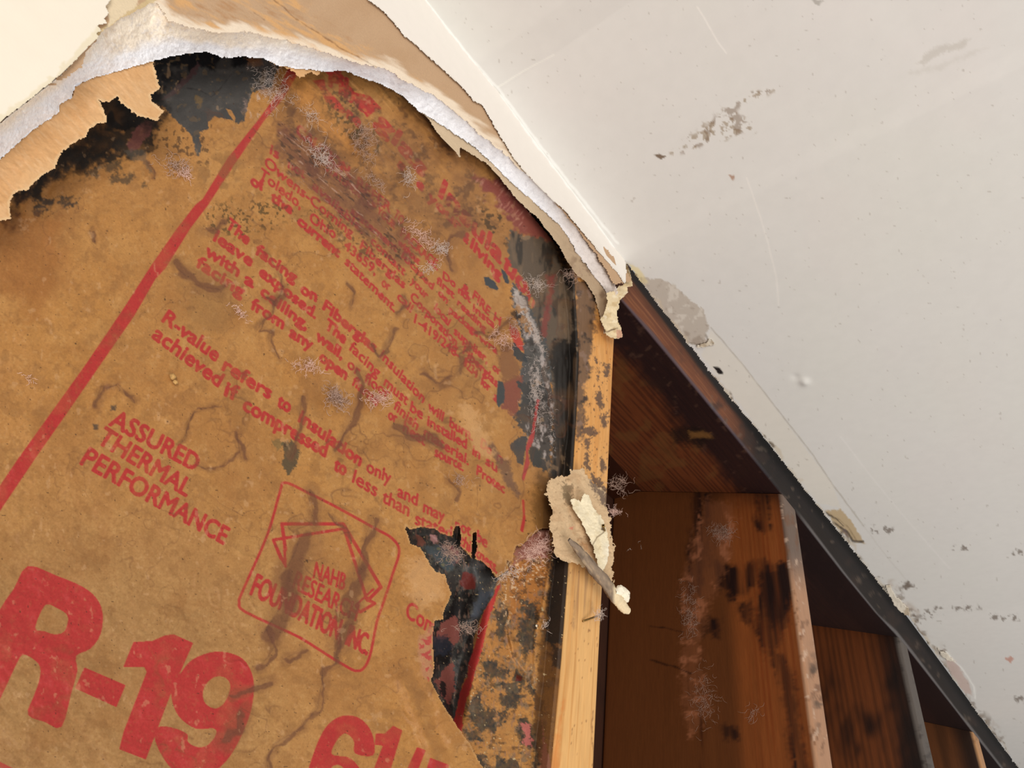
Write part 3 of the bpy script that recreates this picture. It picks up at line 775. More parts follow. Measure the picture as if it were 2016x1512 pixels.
def main_paint(X, Y):
    P = kraft_base(X, Y)
    # print
    k = ink_at(X, Y); n = fbm(X, Y, 6, 7, 3); n2 = fbm(X, Y, 40, 4, 3)
    P.mix(k * (0.92 - .12 * sstep(.2, .6, n) - .12 * sstep(.1, .5, n2)), (168, 38, 44), .5)
    # general staining, upper area
    up = poly(X, Y, [(540, 140), (760, 150), (900, 260), (1010, 400), (1000, 480), (900, 450), (860, 500), (800, 480), (700, 430), (600, 350), (540, 260)], soft=40, jag=30, js=60)
    P.mix(up * .62 * sstep(-.5, .3, fbm(X, Y, 40, 2, 4)), (118, 78, 46)); P.mix(up * sstep(.0, .4, fbm(X, Y, 22, 6, 4, .65)) * .6, (78, 52, 38)); P.mix(up * sstep(.1, .4, fbm(X + 50, Y * 1.6, 12, 12, 4)) * .4, (168, 118, 66))
    P.mix(poly(X, Y, [(575, 160), (600, 150), (680, 250), (700, 300), (640, 260), (590, 200)], soft=14, jag=10) * .6, (196, 134, 66))
    st = poly(X, Y, [(545, 235), (600, 255), (700, 350), (760, 420), (820, 500), (800, 525), (700, 450), (600, 370), (545, 290)], soft=12, jag=12, js=24)
    a = math.radians(40); xr = X * math.cos(a) + Y * math.sin(a); yr = -X * math.sin(a) + Y * math.cos(a)
    P.mix(st * (.55 + .35 * fbm(xr, yr * 4, 40, 5, 4)), (98, 58, 50)); P.mix(st * sstep(.2, .5, fbm(xr, yr * 3, 16, 9, 4)) * .7, (54, 40, 34))
    P.mix(st * sstep(.35, .6, fbm(xr, yr * 6, 22, 2, 4)) * .7, (170, 135, 115))
    speck(P, X, Y, [(420, 400), (520, 390), (600, 420), (540, 450), (450, 470), (400, 450)], .12, 6, (74, 58, 30), .8, 2)
    speck(P, X, Y, [(300, 240), (420, 250), (420, 330), (320, 330)], .25, 8, (66, 46, 30), .7, 3)
    speck(P, X, Y, [(600, 400), (800, 480), (850, 560), (760, 540), (640, 460)], .2, 6, (60, 42, 30), .6, 4)
    speck(P, X, Y, [(620, 180), (700, 180), (760, 300), (680, 280)], .15, 8, (60, 52, 32), .7, 5)
    speck(P, X, Y, [(930, 400), (1005, 420), (1010, 480), (960, 480)], .15, 8, (58, 44, 28), .8, 6)
    speck(P, X, Y, [(380, 300), (470, 300), (480, 380), (400, 380)], .1, 30, (120, 84, 48), .55, 7, 20)
    P.mix(poly(X, Y, [(350, 520), (450, 540), (480, 620), (420, 660), (380, 640)], soft=24, jag=14, js=30) * .4, (132, 98, 58))
    # red-brown rub-off on the right
    P.P(A3([(1010, 20), (1280, 0), (1400, 170), (1560, 290), (1740, 450), (1830, 620), (1880, 740), (1700, 700), (1500, 560), (1340, 460), (1230, 260), (1100, 140)]), (128, 60, 60), .85, soft=8, jag=14, js=26)
    m = poly(X, Y, A3([(1010, 20), (1280, 0), (1400, 170), (1560, 290), (1740, 450), (1500, 560), (1230, 260), (1100, 140)]), soft=8, jag=10)
    P.mix(m * sstep(.05, .5, fbm(xr * 4, yr, 16, 3, 4)) * .6, (186, 130, 112))
    # grey-brown asphalt face on the right
    rg = A3([(1380, 560), (1500, 600), (1700, 640), (1850, 700), (1890, 800)]) + [(1108, 520), (1140, 560), (1160, 1010), (1100, 1040), (1075, 1000), (1086, 900), (1088, 780), (1068, 700), (1040, 620)] + A3([(1640, 1330), (1520, 1100), (1400, 960), (1340, 820), (1350, 660)])
    P.P(rg, (92, 78, 64), 1, .5, soft=2, jag=5, js=14)
    m = poly(X, Y, rg, soft=3, jag=4)
    P.mix(m * sstep(.1, .45, fbm(X * 2, Y * .6, 30, 8, 4)) * .85, (42, 38, 34)); P.mix(m * sstep(.15, .5, fbm(X * 2, Y * .5, 26, 11, 4)) * .6, (118, 96, 74))
    P.P(A6([(540, 400), (620, 400), (600, 560), (560, 760), (540, 960), (490, 900), (520, 700), (560, 540)]), (128, 52, 48), .7, soft=4, jag=4)
    P.P(A6([(600, 30), (700, 200), (780, 400), (800, 800), (830, 1100), (780, 1512), (640, 1512), (570, 1100), (600, 940), (720, 950), (765, 880), (765, 560), (690, 420), (640, 260), (620, 140)]), (24, 21, 19), .93, .55, soft=5, jag=8, js=20)
    P.P([(1092, 690), (1140, 690), (1140, 1000), (1070, 1010), (1088, 900)], (26, 22, 19), .92, .4, soft=6, jag=6)
    P.mix(poly(X, Y, [(1085, 700), (1140, 700), (1150, 1060), (1040, 1080), (1050, 960), (1080, 880)], soft=8, jag=6) * sstep(.2, .5, fbm(X * 3, Y * .3, 34, 2, 4)) * .8, (84, 64, 46))
    # dark ochre side near the stud, lower
    P.P([(1060, 930), (1140, 960), (1120, 1060), (1060, 1080), (1045, 1000)], (120, 84, 44), .75, soft=10, jag=10)
    # faded red area and charcoal spots
    P.P(A4([(1560, 830), (1700, 760), (1830, 640), (1810, 760), (1760, 900), (1720, 1060), (1740, 1180), (1660, 1190), (1560, 1080)]), (124, 66, 56), .9, soft=3, jag=5)
    P.P(A4([(1520, 420), (1680, 400), (1700, 560), (1800, 640), (1740, 760), (1580, 830), (1520, 700)]), (126, 84, 54), .85, soft=6, jag=6)
    P.P(A4([(1640, 200), (1720, 250), (1790, 420), (1790, 500), (1720, 470), (1640, 320)]), (176, 56, 50), .9, soft=1.5, jag=2)
    P.P(A6([(260, 470), (340, 560), (420, 690), (470, 820), (560, 1060), (590, 1250), (600, 1512), (300, 1512), (330, 1200), (360, 1080), (330, 900), (280, 720), (250, 560)]), (74, 76, 76), .95, .6, soft=2, jag=7, js=14)
    P.P(A5([(300, 0), (600, 0), (605, 400), (590, 600), (560, 760), (520, 780), (440, 720), (400, 600), (420, 480), (290, 400), (280, 300), (330, 130)]), (64, 62, 60), .95, .6, soft=2, jag=7, js=14)
    m = poly(X, Y, [(1010, 560), (1030, 580), (1055, 650), (1078, 710), (1088, 780), (1090, 900), (1070, 900), (1030, 860), (1050, 790), (1040, 700), (1015, 620)], soft=4, jag=5)
    P.mix(m * sstep(-.05, .4, fbm(X * 1.6, Y * .8, 11, 6, 4, .65)) * .75, (176, 164, 158)); P.mix(m * sstep(.1, .4, fbm(X, Y, 9, 9, 4)) * .6, (40, 32, 28))
    P.P(A6([(255, 490), (300, 530), (370, 640), (400, 740), (470, 850), (500, 1000), (460, 980), (400, 860), (340, 760), (290, 660)]), (180, 168, 160), .85, soft=3, jag=4, js=9)
    speck(P, X, Y, A6([(250, 600), (330, 660), (390, 760), (440, 900), (360, 880), (270, 760)]), -.05, 6, (44, 30, 22), .85, 8, 4)
    speck(P, X, Y, A6([(250, 600), (330, 660), (390, 760), (440, 900), (360, 880), (270, 760)]), .1, 7, (150, 110, 70), .85, 11, 4)
    # red thread of the margin stripe keeps its colour over the grime
    P.P(A5([(465, 160), (482, 165), (455, 350), (430, 520), (385, 600), (400, 700), (350, 850), (335, 830), (370, 650), (370, 560), (420, 420)]), (168, 62, 60), .9, soft=1, jag=1.5)
    for p in ([(1090, 1055), (1150, 1060), (1200, 1100), (1260, 1180), (1230, 1200), (1160, 1170), (1110, 1140)], [(1265, 940), (1330, 1010), (1365, 1100), (1350, 1130), (1320, 1110), (1290, 1030)]):
        P.P(A3(p), (58, 62, 66), 1, .5, soft=1, jag=1.2, js=6)
    P.P(A4([(1510, 810), (1565, 820), (1590, 900), (1580, 1040), (1545, 1060), (1525, 1095), (1500, 1050)]), (62, 64, 64), 1, .5, soft=1, jag=1)
    P.P(A4([(1680, 400), (1750, 480), (1800, 530), (1830, 600), (1750, 610), (1680, 530)]), (50, 54, 56), .95, .5, soft=1.5, jag=3)
    P.P(A5([(230, 550), (300, 480), (370, 460), (380, 500), (360, 600), (350, 715), (300, 690), (270, 620)]), (66, 64, 62), 1, .5, soft=1, jag=2)
    P.P(A5([(390, 570), (450, 550), (510, 600), (500, 650), (520, 740), (420, 720), (400, 650)]), (58, 56, 52), 1, .5, soft=1.5, jag=3)
    P.P(A5([(30, 530), (90, 530), (150, 640), (230, 680), (250, 800), (320, 960), (300, 990), (200, 900), (140, 760), (90, 640)]), (102, 74, 60), .8, soft=4, jag=4)
    P.P([(556, 872), (575, 868), (590, 890), (585, 920), (570, 935), (558, 920)], (66, 62, 48), .85, soft=2, jag=5)
    P.P([(536, 868), (552, 862), (556, 880), (544, 886)], (96, 86, 54), .6, soft=2, jag=4)
    for c in ((223, 803), (189, 840)): P.P([(c[0] - 5, c[1] - 5), (c[0] + 5, c[1] - 5), (c[0] + 5, c[1] + 5), (c[0] - 5, c[1] + 5)], (78, 64, 52), .9, soft=2, jag=2)
    # top: bare asphalt patch, with hole shadow painted into its upper left
    T1 = A1([(870, 350), (900, 250), (1560, 250), (1580, 380), (1560, 420), (1540, 500), (1430, 520), (1400, 620), (1380, 690), (1340, 700), (1310, 680), (1220, 660), (1180, 690), (1180, 730), (1130, 750), (1140, 830), (1130, 890), (1110, 880), (1090, 780), (1040, 720), (1010, 690), (970, 660), (940, 610), (870, 580), (800, 540), (700, 400)])
    P.P(T1, (66, 64, 62), 1, .5, soft=1.2, jag=2.5, js=7)
    P.P(A1([(700, 250), (1560, 250), (1400, 380), (1200, 400), (1130, 380), (1080, 430), (1000, 500), (920, 580), (850, 600), (700, 500)]), (16, 16, 18), 1, .6, soft=5, jag=4)  # near-black: shadow in the deep part of the hole, painted on
    P.P(A1([(1120, 360), (1140, 370), (1080, 450), (1000, 530), (930, 570), (910, 570), (1020, 470)]), (72, 50, 50), .9, soft=1.5, jag=3)
    P.P(A1([(1390, 330), (1480, 335), (1490, 370), (1420, 380)]), (112, 72, 44), .8, soft=3, jag=4)
    P.L(A1([(1060, 500), (1140, 510), (1200, 550), (1280, 470), (1310, 420)]), 1.5, (40, 38, 38), .8)
    P.P(A1([(1110, 540), (1150, 560), (1140, 600), (1110, 580)]), (120, 92, 48), .6, soft=3, jag=4)
    P.P(A1([(1280, 615), (1310, 625), (1335, 670), (1330, 692), (1300, 650)]), (170, 120, 66), .95, soft=1, jag=1)
    m = poly(X, Y, A1([(1400, 380), (1560, 400), (1620, 500), (1560, 600), (1440, 680), (1380, 620), (1430, 520)]), soft=8, jag=10)
    P.mix(m * sstep(-.1, .5, fbm(X, Y, 20, 5, 4)) * .5, (160, 132, 118)); P.mix(m * sstep(.25, .5, fbm(X * 2, Y, 12, 2, 4)) * .5, (200, 180, 165))
    m = poly(X, Y, T1, soft=2, jag=2); P.mix(m * sstep(.1, .5, fbm(X, Y, 40, 12, 4)) * .35, (92, 86, 80)); P.mix(m * sstep(.3, .45, fbm(X, Y, 13, 8, 3)) * .4, (110, 88, 60))
    # left mould bloom, a painted hole shade and a black flap-edge band
    m = poly(X, Y, A1([(500, 500), (665, 500), (760, 600), (900, 680), (880, 760), (870, 850), (800, 880), (720, 890), (600, 910), (560, 960), (490, 990), (420, 970), (340, 1010), (260, 1050), (230, 1130), (120, 1130), (-100, 1200), (-300, 1100), (-100, 900), (400, 600)]), soft=7, jag=12, js=22)
    P.mix(m * .94 * sstep(-.6, .05, fbm(X, Y, 20, 5, 4)), (34, 29, 24), .8); P.mix(m * sstep(.25, .5, fbm(X, Y, 18, 9, 4)) * .55, (110, 76, 40))
    P.P(A1([(560, 540), (700, 540), (810, 680), (790, 720), (720, 740), (640, 730), (600, 700)]), (14, 11, 10), .97, soft=2, jag=4)  # near-black fill: shade of the deep hole put into the colour
    P.P(A1([(820, 680), (870, 690), (850, 760), (790, 840), (740, 860), (715, 820), (760, 740)]), (112, 66, 60), .85, soft=1.5, jag=3)
    P.P(A1([(700, 850), (820, 850), (850, 940), (880, 1000), (820, 930), (740, 900)]), (84, 76, 66), .6, soft=3, jag=4)
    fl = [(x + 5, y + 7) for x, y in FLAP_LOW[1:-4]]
    m = line(X, Y, fl, 26, soft=9, jag=9, js=12); P.mix(m * (.72 + .5 * fbm(X, Y, 9, 4, 4)), (26, 22, 19), .8)  # black ragged band along the flap's lower edge
    m = poly(X, Y, A1([(60, 1120), (180, 1050), (330, 930), (480, 800), (620, 740), (700, 800), (640, 900), (560, 940), (450, 960), (330, 1010), (240, 1060), (200, 1130)]), soft=9, jag=9, js=16); P.mix(m * sstep(-.35, .15, fbm(X, Y, 12, 11, 5, .65)) * .85, (34, 30, 27))
    m = poly(X, Y, A1([(200, 1130), (330, 1110), (460, 1110), (440, 1170), (260, 1180), (215, 1235), (190, 1190)]), soft=4, jag=7, js=14)
    P.mix(m * .9 * sstep(-.35, .15, fbm(X, Y, 14, 3, 4)), (48, 44, 40))
    for p in ([(600, 930), (680, 920), (690, 960), (610, 970)], [(630, 1000), (760, 990), (740, 1040), (640, 1040)], [(490, 960), (560, 950), (540, 1000), (490, 1000)], [(810, 1030), (850, 1040), (840, 1070), (810, 1060)]):
        P.P(A1(p), (58, 52, 42), .75, soft=4, jag=6, js=10)
    P.P([(-60, 440), (40, 410), (130, 430), (110, 560), (60, 620), (0, 560), (-60, 600)], (140, 84, 38), .45, soft=26, jag=20, js=40)
    # drips, veins
    for i, (p, wd) in enumerate(VEINS):
        P.L(p, wd, (88, 52, 42), .68 if wd > 7 else .62, soft=1.2 + wd * .12, jag=1.8 + wd * .2, js=9 + wd * .6, seed=i)
        P.L(p, wd * 2.2 + 3, (116, 76, 48), .38, soft=3 + wd * .3, jag=3 + wd * .2, js=16, seed=i + 2)
        P.L([(x - wd * .5 - 1, y) for x, y in p], 1.4, (78, 48, 40), .35, soft=1, jag=1.5, seed=i + 3)
    n3 = fbm(X, Y, 70, 13, 4); P.mix(.4 * np.exp(-(n3 / .018) ** 2) * sstep(0, .3, fbm(X, Y, 150, 8, 2)), (110, 72, 44))
    w3 = fbm(X + 30 * fbm(X, Y, 60, 3, 3), Y, 95, 6, 4); P.mix(.5 * np.exp(-(w3 / .022) ** 2) * sstep(-.05, .2, fbm(X, Y, 110, 11, 3)) * sstep(330, 480, X), (96, 60, 40))
    P.mix(.3 * sstep(0, -.09, w3) * sstep(-.3, -.0, w3) * sstep(0, .3, fbm(X, Y, 110, 11, 3)), (118, 80, 44))
    # light abrasions
    P.mix(sstep(.45, .6, fbm(X * 1.3, Y, 18, 10, 4)) * .2, (214, 172, 128))
    P.P([(905, 800), (925, 790), (960, 850), (975, 900), (950, 900), (915, 850)], (206, 160, 108), .5, soft=8, jag=10, js=14)
    P.P([(805, 1100), (850, 1100), (880, 1140), (870, 1180), (830, 1200), (800, 1160)], (212, 166, 116), .4, soft=12, jag=10)
    P.P([(822, 1260), (852, 1230), (852, 1330), (838, 1340), (828, 1320)], (176, 124, 92), .7, soft=5, jag=4)
    m = poly(X, Y, [(824, 1262), (850, 1250), (852, 1350), (848, 1360), (838, 1320)], soft=3, jag=3); P.mix(m * sstep(.05, .2, fbm(X, Y, 7, 4, 2)) * .8, (170, 50, 56))
    P.mix(sstep(.74, .8, fbm(X, Y, 5, 14, 2)) * .8, (60, 40, 26))
    P.mix(sstep(5, 0, segdist(X, Y, HOLE, True)) * .25, (214, 176, 124))
    return P


KX = axis(-60, 1150, 1.6, 300, 0); KY = axis(90, 1560, 1.6, 0, 300)
KP = [(-500, 380), (-100, 300), (300, 60), (700, 90), (900, 220), (1100, 400), (1170, 520), (1160, 560), (1160, 2000), (-500, 2000)]


def main_keep(X, Y):
    r = rays(X, Y); z = r[:, 2] / r[:, 1] * DS; u = r[:, 0] / r[:, 1] * DS
    return np.minimum(poly(X, Y, KP, soft=.5, jag=0), 1 - poly(X, Y, HOLE, soft=.5, jag=1.6, js=7)) * (u < s1u(z) + .003) * (z < .462)


print('kraft')
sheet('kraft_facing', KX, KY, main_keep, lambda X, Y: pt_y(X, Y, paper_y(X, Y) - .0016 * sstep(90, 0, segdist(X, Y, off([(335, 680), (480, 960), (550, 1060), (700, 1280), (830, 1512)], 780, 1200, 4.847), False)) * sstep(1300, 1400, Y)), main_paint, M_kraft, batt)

A7 = lambda p: off(p, 780, 1200, 4.847)
A8 = lambda p: off(p, 780, 1000, 5.816)
STR = A8([(1190, 880), (1150, 900), (1120, 1000), (1000, 1200)]) + A7([(790, 180), (750, 350), (690, 520), (680, 640), (620, 760), (590, 900), (550, 1060), (545, 1200), (620, 1250), (640, 1020), (660, 900), (720, 720), (760, 560), (820, 380), (860, 200), (900, 30)]) + A8([(1110, 1150)])


def torn_rel(X, Y):
    h = .0009 * fbm(X, Y, 90, 3, 3) + .0005 * fbm(X, Y * .6, 28, 6, 4)
    h += wr(X, Y, A7([(1080, 30), (1085, 250), (1130, 450), (1240, 600)]), 5, .0018)
    h += wr(X, Y, A7([(1370, 30), (1340, 300), (1330, 700)]) , 8, .003) + wr(X, Y, [(1088, 1085), (1078, 1150), (1066, 1220)], 7, .003)
    h += wr(X, Y, A7([(1100, 300), (1240, 480), (1300, 640)]), 6, .0012)
    h -= wr(X, Y, [(900, 1150), (890, 1220), (880, 1300), (900, 1400)], 26, .006)
    h -= wr(X, Y, A7([(1150, 600), (1200, 640)]), 6, .002)
    h += wr(X, Y, A8([(900, 620), (960, 800), (930, 1000), (880, 1200)]), 14, .003)
    return h


def torn_paint(X, Y):
    P = kraft_base(X, Y, (182, 124, 64))
    P.P(A8([(1310, 700), (1500, 560), (1700, 560), (1690, 900), (1640, 1200), (1500, 1300), (1400, 1400), (1300, 1200), (1300, 800)]), (160, 98, 42), .7, soft=4, jag=4)
    P.P(HOLE[:20] + A8([(1130, 900), (1100, 1040), (1010, 1180), (960, 1280), (920, 1400), (880, 1512)]) + A7([(740, 400), (680, 600), (620, 750), (590, 900), (560, 1100), (400, 1100), (200, 700), (200, 0)]) + [(800, 1150), (790, 1000)], (60, 58, 55), 1, .45, soft=1.5, jag=2)
    dk = poly(X, Y, A8([(650, 1000), (760, 900), (900, 940), (900, 1100), (860, 1250), (760, 1300)]) + A7([(700, 300), (620, 420), (550, 500), (400, 560), (330, 680), (330, 100), (480, 30)]), soft=6, jag=7)
    P.mix(dk * .9, (26, 21, 20), .5)
    hm = poly(X, Y, HOLE, soft=3, jag=3)
    P.mix(hm * sstep(.0, .45, fbm(X * 1.4, Y, 16, 5, 5, .65)) * .65, (96, 92, 82)); P.mix(hm * sstep(.12, .4, fbm(X, Y * 1.3, 11, 9, 4, .65)) * .6, (24, 20, 20)); P.mix(hm * sstep(.22, .45, fbm(X * 2, Y * .8, 9, 12, 4)) * .55, (132, 100, 84))
    P.P(A8([(760, 740), (850, 740), (920, 800), (900, 930), (760, 920), (730, 880)]), (110, 42, 34), .95, soft=2, jag=3)
    P.P(A8([(600, 430), (720, 500), (700, 640), (640, 660), (560, 560), (480, 420)]), (138, 88, 84), .8, soft=4, jag=6, js=8)
    P.P(A8([(230, 300), (290, 340), (340, 400), (300, 450), (240, 430)]), (128, 80, 66), .95, soft=1.2, jag=2)
    P.P(A8([(400, 310), (470, 320), (480, 390), (430, 410), (395, 360)]), (190, 140, 134), .9, soft=1.5, jag=3)
    m = poly(X, Y, A8([(330, 440), (520, 420), (700, 560), (640, 700), (600, 740), (440, 600)]), soft=3, jag=4); P.mix(m * .8, (78, 88, 92)); P.mix(m * sstep(.1, .4, fbm(X, Y, 8, 3, 4)) * .7, (128, 120, 88))
    P.P(A8([(960, 900), (1110, 930), (1080, 1030), (1000, 1160), (920, 1260), (860, 1300), (880, 1150), (940, 1040)]), (92, 98, 108), .8, .35, soft=6, jag=5)  # blue-grey highlight on the asphalt, put into the colour
    m = poly(X, Y, A8([(830, 600), (1000, 640), (1110, 800), (1100, 950), (980, 960), (900, 800)]), soft=5, jag=5); P.mix(m * .7, (84, 84, 84)); P.mix(m * sstep(.15, .4, fbm(X * 2, Y, 14, 6, 4)) * .6, (124, 112, 96))
    for p in ([(430, 130), (560, 60), (600, 150), (600, 300), (540, 350), (500, 280), (400, 280), (370, 240)], [(430, 620), (480, 540), (545, 500), (560, 740), (500, 900), (460, 860), (410, 750), (360, 690)]):
        P.P(A7(p), (138, 78, 68), .95, .7, soft=1.2, jag=4, js=8)
    P.P(A7([(420, 680), (470, 700), (490, 760), (460, 840), (420, 780)]), (28, 24, 24), .95, soft=1, jag=3)
    P.P(A7([(360, 260), (480, 250), (560, 380), (460, 440), (360, 440)]), (44, 46, 56), .8, soft=2, jag=5)
    P.P(STR, (176, 48, 46), .95, .6, soft=1, jag=1.4, js=6)
    sp = [[(950, 0), (1060, 0), (1060, 240), (1000, 260), (950, 150)], [(1180, 100), (1340, 80), (1350, 260), (1320, 390), (1240, 430), (1180, 300)],
          [(830, 490), (960, 480), (980, 560), (1100, 560), (1060, 640), (880, 640), (850, 720), (820, 600)], [(1150, 580), (1210, 640), (1200, 700), (1170, 740), (1210, 820), (1130, 930), (1050, 960), (980, 900), (1000, 820), (1060, 810), (990, 720), (1080, 700)],
          [(1260, 690), (1340, 760), (1410, 920), (1400, 1010), (1340, 960), (1310, 850), (1250, 750)], [(760, 820), (800, 760), (810, 940), (940, 960), (960, 1160), (790, 1160), (640, 1010), (720, 960), (700, 880)],
          [(1180, 1040), (1250, 1020), (1300, 1130), (1330, 1050), (1400, 1050), (1410, 1200), (1380, 1400), (1340, 1500), (1290, 1600), (1330, 1350), (1260, 1340), (1170, 1230)], [(960, 1420), (1170, 1440), (1170, 1600), (950, 1600)],
          [(970, 980), (1050, 1010), (1040, 1080), (970, 1080)], [(740, 1360), (850, 1400), (850, 1600), (800, 1560)], [(660, 1170), (760, 1180), (800, 1250), (700, 1240)], [(1180, -100), (1350, -60), (1350, 80), (1240, 100)]]
    for i, p in enumerate(sp):
        m = poly(X, Y, A7(p), soft=3.5, jag=8, js=12, seed=i); P.mix(m * (.86 + .25 * fbm(X, Y, 7, i, 3)), (52, 48, 43), .55)
        P.mix(m * sstep(.1, .45, fbm(X * 1.5, Y * .7, 8, i + 4, 4)) * .5, (104, 90, 70))
        P.mix(poly(X, Y, A7(p), soft=8, jag=8, js=12, seed=i, grow=7) * sstep(.1, .4, fbm(X, Y, 6, i + 2, 3)) * .6, (84, 70, 48))
    P.P(A8([(1160, 600), (1260, 640), (1280, 760), (1200, 780)]), (84, 78, 74), .8, soft=3, jag=5)
    speck(P, X, Y, A7([(820, 300), (940, 300), (1000, 700), (860, 960), (820, 700)]), .15, 8, (70, 60, 40), .7, 4)
    P.P(A7([(1200, 1080), (1280, 1100), (1290, 1300), (1230, 1300)]), (190, 104, 96), .8, soft=2, jag=6, js=8)
    P.P(A7([(1385, 1010), (1410, 1150), (1420, 1250), (1470, 1480), (1480, 1700), (1340, 1700), (1390, 1350), (1400, 1200)]), (196, 118, 108), .95, soft=1.5, jag=3)
    m = poly(X, Y, A7([(1330, 1100), (1400, 1100), (1400, 1500), (1340, 1512)]), soft=3, jag=3); P.mix(m * sstep(.1, .3, fbm(X, Y, 8, 3, 3)) * .8, (44, 36, 38))
    P.P(A7([(1150, 620), (1200, 640), (1190, 680), (1140, 680)]), (88, 14, 14), .95, .2, soft=1, jag=1)
    # side of the cavity next to the stud
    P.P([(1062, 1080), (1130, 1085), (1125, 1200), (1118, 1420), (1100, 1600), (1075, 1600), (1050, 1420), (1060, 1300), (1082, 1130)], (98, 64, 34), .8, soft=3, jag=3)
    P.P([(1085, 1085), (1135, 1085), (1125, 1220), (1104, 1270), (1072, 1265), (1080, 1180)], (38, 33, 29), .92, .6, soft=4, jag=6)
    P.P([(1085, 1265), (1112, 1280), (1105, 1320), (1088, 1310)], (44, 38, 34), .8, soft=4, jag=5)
    P.P(A8([(1450, 300), (1740, 250), (1720, 560), (1500, 560), (1300, 700), (1350, 560)]), (150, 96, 84), .9, soft=3, jag=5)
    P.mix(poly(X, Y, A8([(1400, 300), (1740, 250), (1720, 560), (1450, 600)]), soft=4, jag=4) * sstep(.1, .45, fbm(X, Y, 14, 4, 4)) * .6, (196, 146, 128))
    dust = poly(X, Y, A8([(1200, 560), (1700, 560), (1690, 800), (1400, 900), (1300, 1300), (1230, 1200)]), soft=8, jag=10); P.mix(dust * sstep(.3, .45, fbm(X, Y, 4, 5, 2)) * .8, (214, 180, 140))
    P.mix(sstep(.7, .78, fbm(X, Y, 4.5, 14, 2)), (196, 172, 130))
    return P


def torn_pos(X, Y):
    y = .0225 - torn_rel(X, Y) + .012 * sstep(1082, 1105, X + (Y - 1300) * .04) + .012 * poly(X, Y, HOLE[:18] + A7([(800, 100), (560, 1100), (335, 680), (300, 0)]), soft=18, jag=0)
    y -= .004 * poly(X, Y, A8([(1430, 250), (1740, 250), (1720, 560), (1400, 640)]), soft=14, jag=0)
    return pt_y(X, Y, np.maximum(np.minimum(y, side_y(X, Y)), .0139))


print('torn')
def torn_keep(X, Y):
    r = rays(X, Y); z = r[:, 2] / r[:, 1] * DS; u = r[:, 0] / r[:, 1] * DS
    return (u < s1u(z) + .003) * 1.0


sheet('stapling_flange', axis(770, 1150, 1.5), axis(1010, 1560, 1.5, 0, 200), torn_keep, torn_pos, torn_paint, M_kraft, batt, label='torn asphalt-smeared side flange of the kraft facing')

# fiberglass body
us = np.linspace(-.30, .305, 60); zs = np.linspace(-.12, .455, 60); U, Zg = np.meshgrid(us, zs)
Vb = np.stack([U.ravel(), (.050 + .003 * fbm(U.ravel() * 1000, Zg.ravel() * 1000, 50, 3, 4)), Zg.ravel()], 1)
Vb2 = Vb.copy(); Vb2[:, 1] = .149
q = grid_idx(60, 60); bd = [np.stack([a[:-1], a[1:], a[1:] + 3600, a[:-1] + 3600], 1) for a in (np.arange(60), np.arange(59, 3600, 60), np.arange(3599, 3539, -1), np.arange(3540, -1, -60))]
link('fiberglass_body', mesh_from(Vb2 if False else np.concatenate([Vb, Vb2]), np.concatenate([q[:, ::-1], q + 3600] + bd)), M_pink, batt)

# ================================================================== framing lumber
def loft_box(name, zs, uL, uR, y0, y1, paintf, m, nu=14, ny=30, **kw):
    """post lofted along z: u range may change with height"""
    ring = []
    for i in range(nu): ring.append((i / nu, 0.0))
    for i in range(ny): ring.append((1.0, i / ny))
    for i in range(nu): ring.append((1 - i / nu, 1.0))
    for i in range(ny): ring.append((0.0, 1 - i / ny))
    ring = np.array(ring); n = len(ring)
    a, b = uL(zs)[:, None], uR(zs)[:, None]
    # small eased arris
    su = ring[None, :, 0]; sy = ring[None, :, 1]
    Ux = a + (b - a) * su; Yy = y0 + (y1 - y0) * sy + 0 * Ux; Zz = zs[:, None] + 0 * Ux
    corner = ((su < .01) | (su > .99)) & ((sy < .001) | (sy > .999))
    Ux = Ux + np.where(corner, np.where(su < .5, .0008, -.0008), 0); Yy = Yy + np.where(corner, np.where(sy < .5, .0006, -.0006), 0)
    V = np.stack([Ux, Yy, Zz], -1).reshape(-1, 3)
    nz = len(zs); i = np.arange(nz * n).reshape(nz, n); j = np.roll(i, -1, 1)
    q = np.stack([i[:-1], j[:-1], j[1:], i[1:]], -1).reshape(-1, 4)
    S = np.broadcast_to(ring, (nz, n, 2)).reshape(-1, 2)
    X, Y = proj(V); P = paintf(X, Y, V, S)
    # caps
    capb = []
    me_q = [q]
    for base in (0, (nz - 1) * n):
        f = base + np.arange(nu + 1); bk = base + np.array([(2 * nu + ny - k) % n for k in range(nu + 1)])
        me_q.append(np.stack([f[:-1], f[1:], bk[1:], bk[:-1]], 1))
    col = np.concatenate([P.c, P.r[:, None]], 1)
    return link(name, mesh_from(V, np.concatenate(me_q), col), m, **kw)


PLATE_PX = np.array([(1160, 510), (1223, 592), (1282, 655), (1348, 738), (1395, 794), (1448, 860), (1535, 965), (1573, 1013), (1662, 1131), (1727, 1212), (1763, 1244), (1795, 1284), (1884, 1402), (1905, 1426), (1985, 1530)], float)
pp = pt_y(PLATE_PX[:, 0], PLATE_PX[:, 1], YS); _o = np.argsort(pp[:, 0]); PU = pp[_o, 0]; PZ = np.convolve(np.pad(pp[_o, 2], 1, 'edge'), [.25, .5, .25], 'valid')
zlow = lambda u: np.interp(u, PU, PZ)
bk = pt_y(np.array([1204.]), np.array([962.]), YS + DEEP)[0]; RISE = bk[2] - float(zlow(bk[0]))
print('plate z', np.round(PZ, 3), np.round(PU, 3), 'rise', RISE)


def wood_grain(P, a, b, sc_, seed, dark, amt=.6):
    n = fbm(a, b, 1, seed, 3); r = np.sin((a + .35 * n) * sc_ * 6.28)
    P.mix(amt * sstep(.1, .95, r), dark); return n


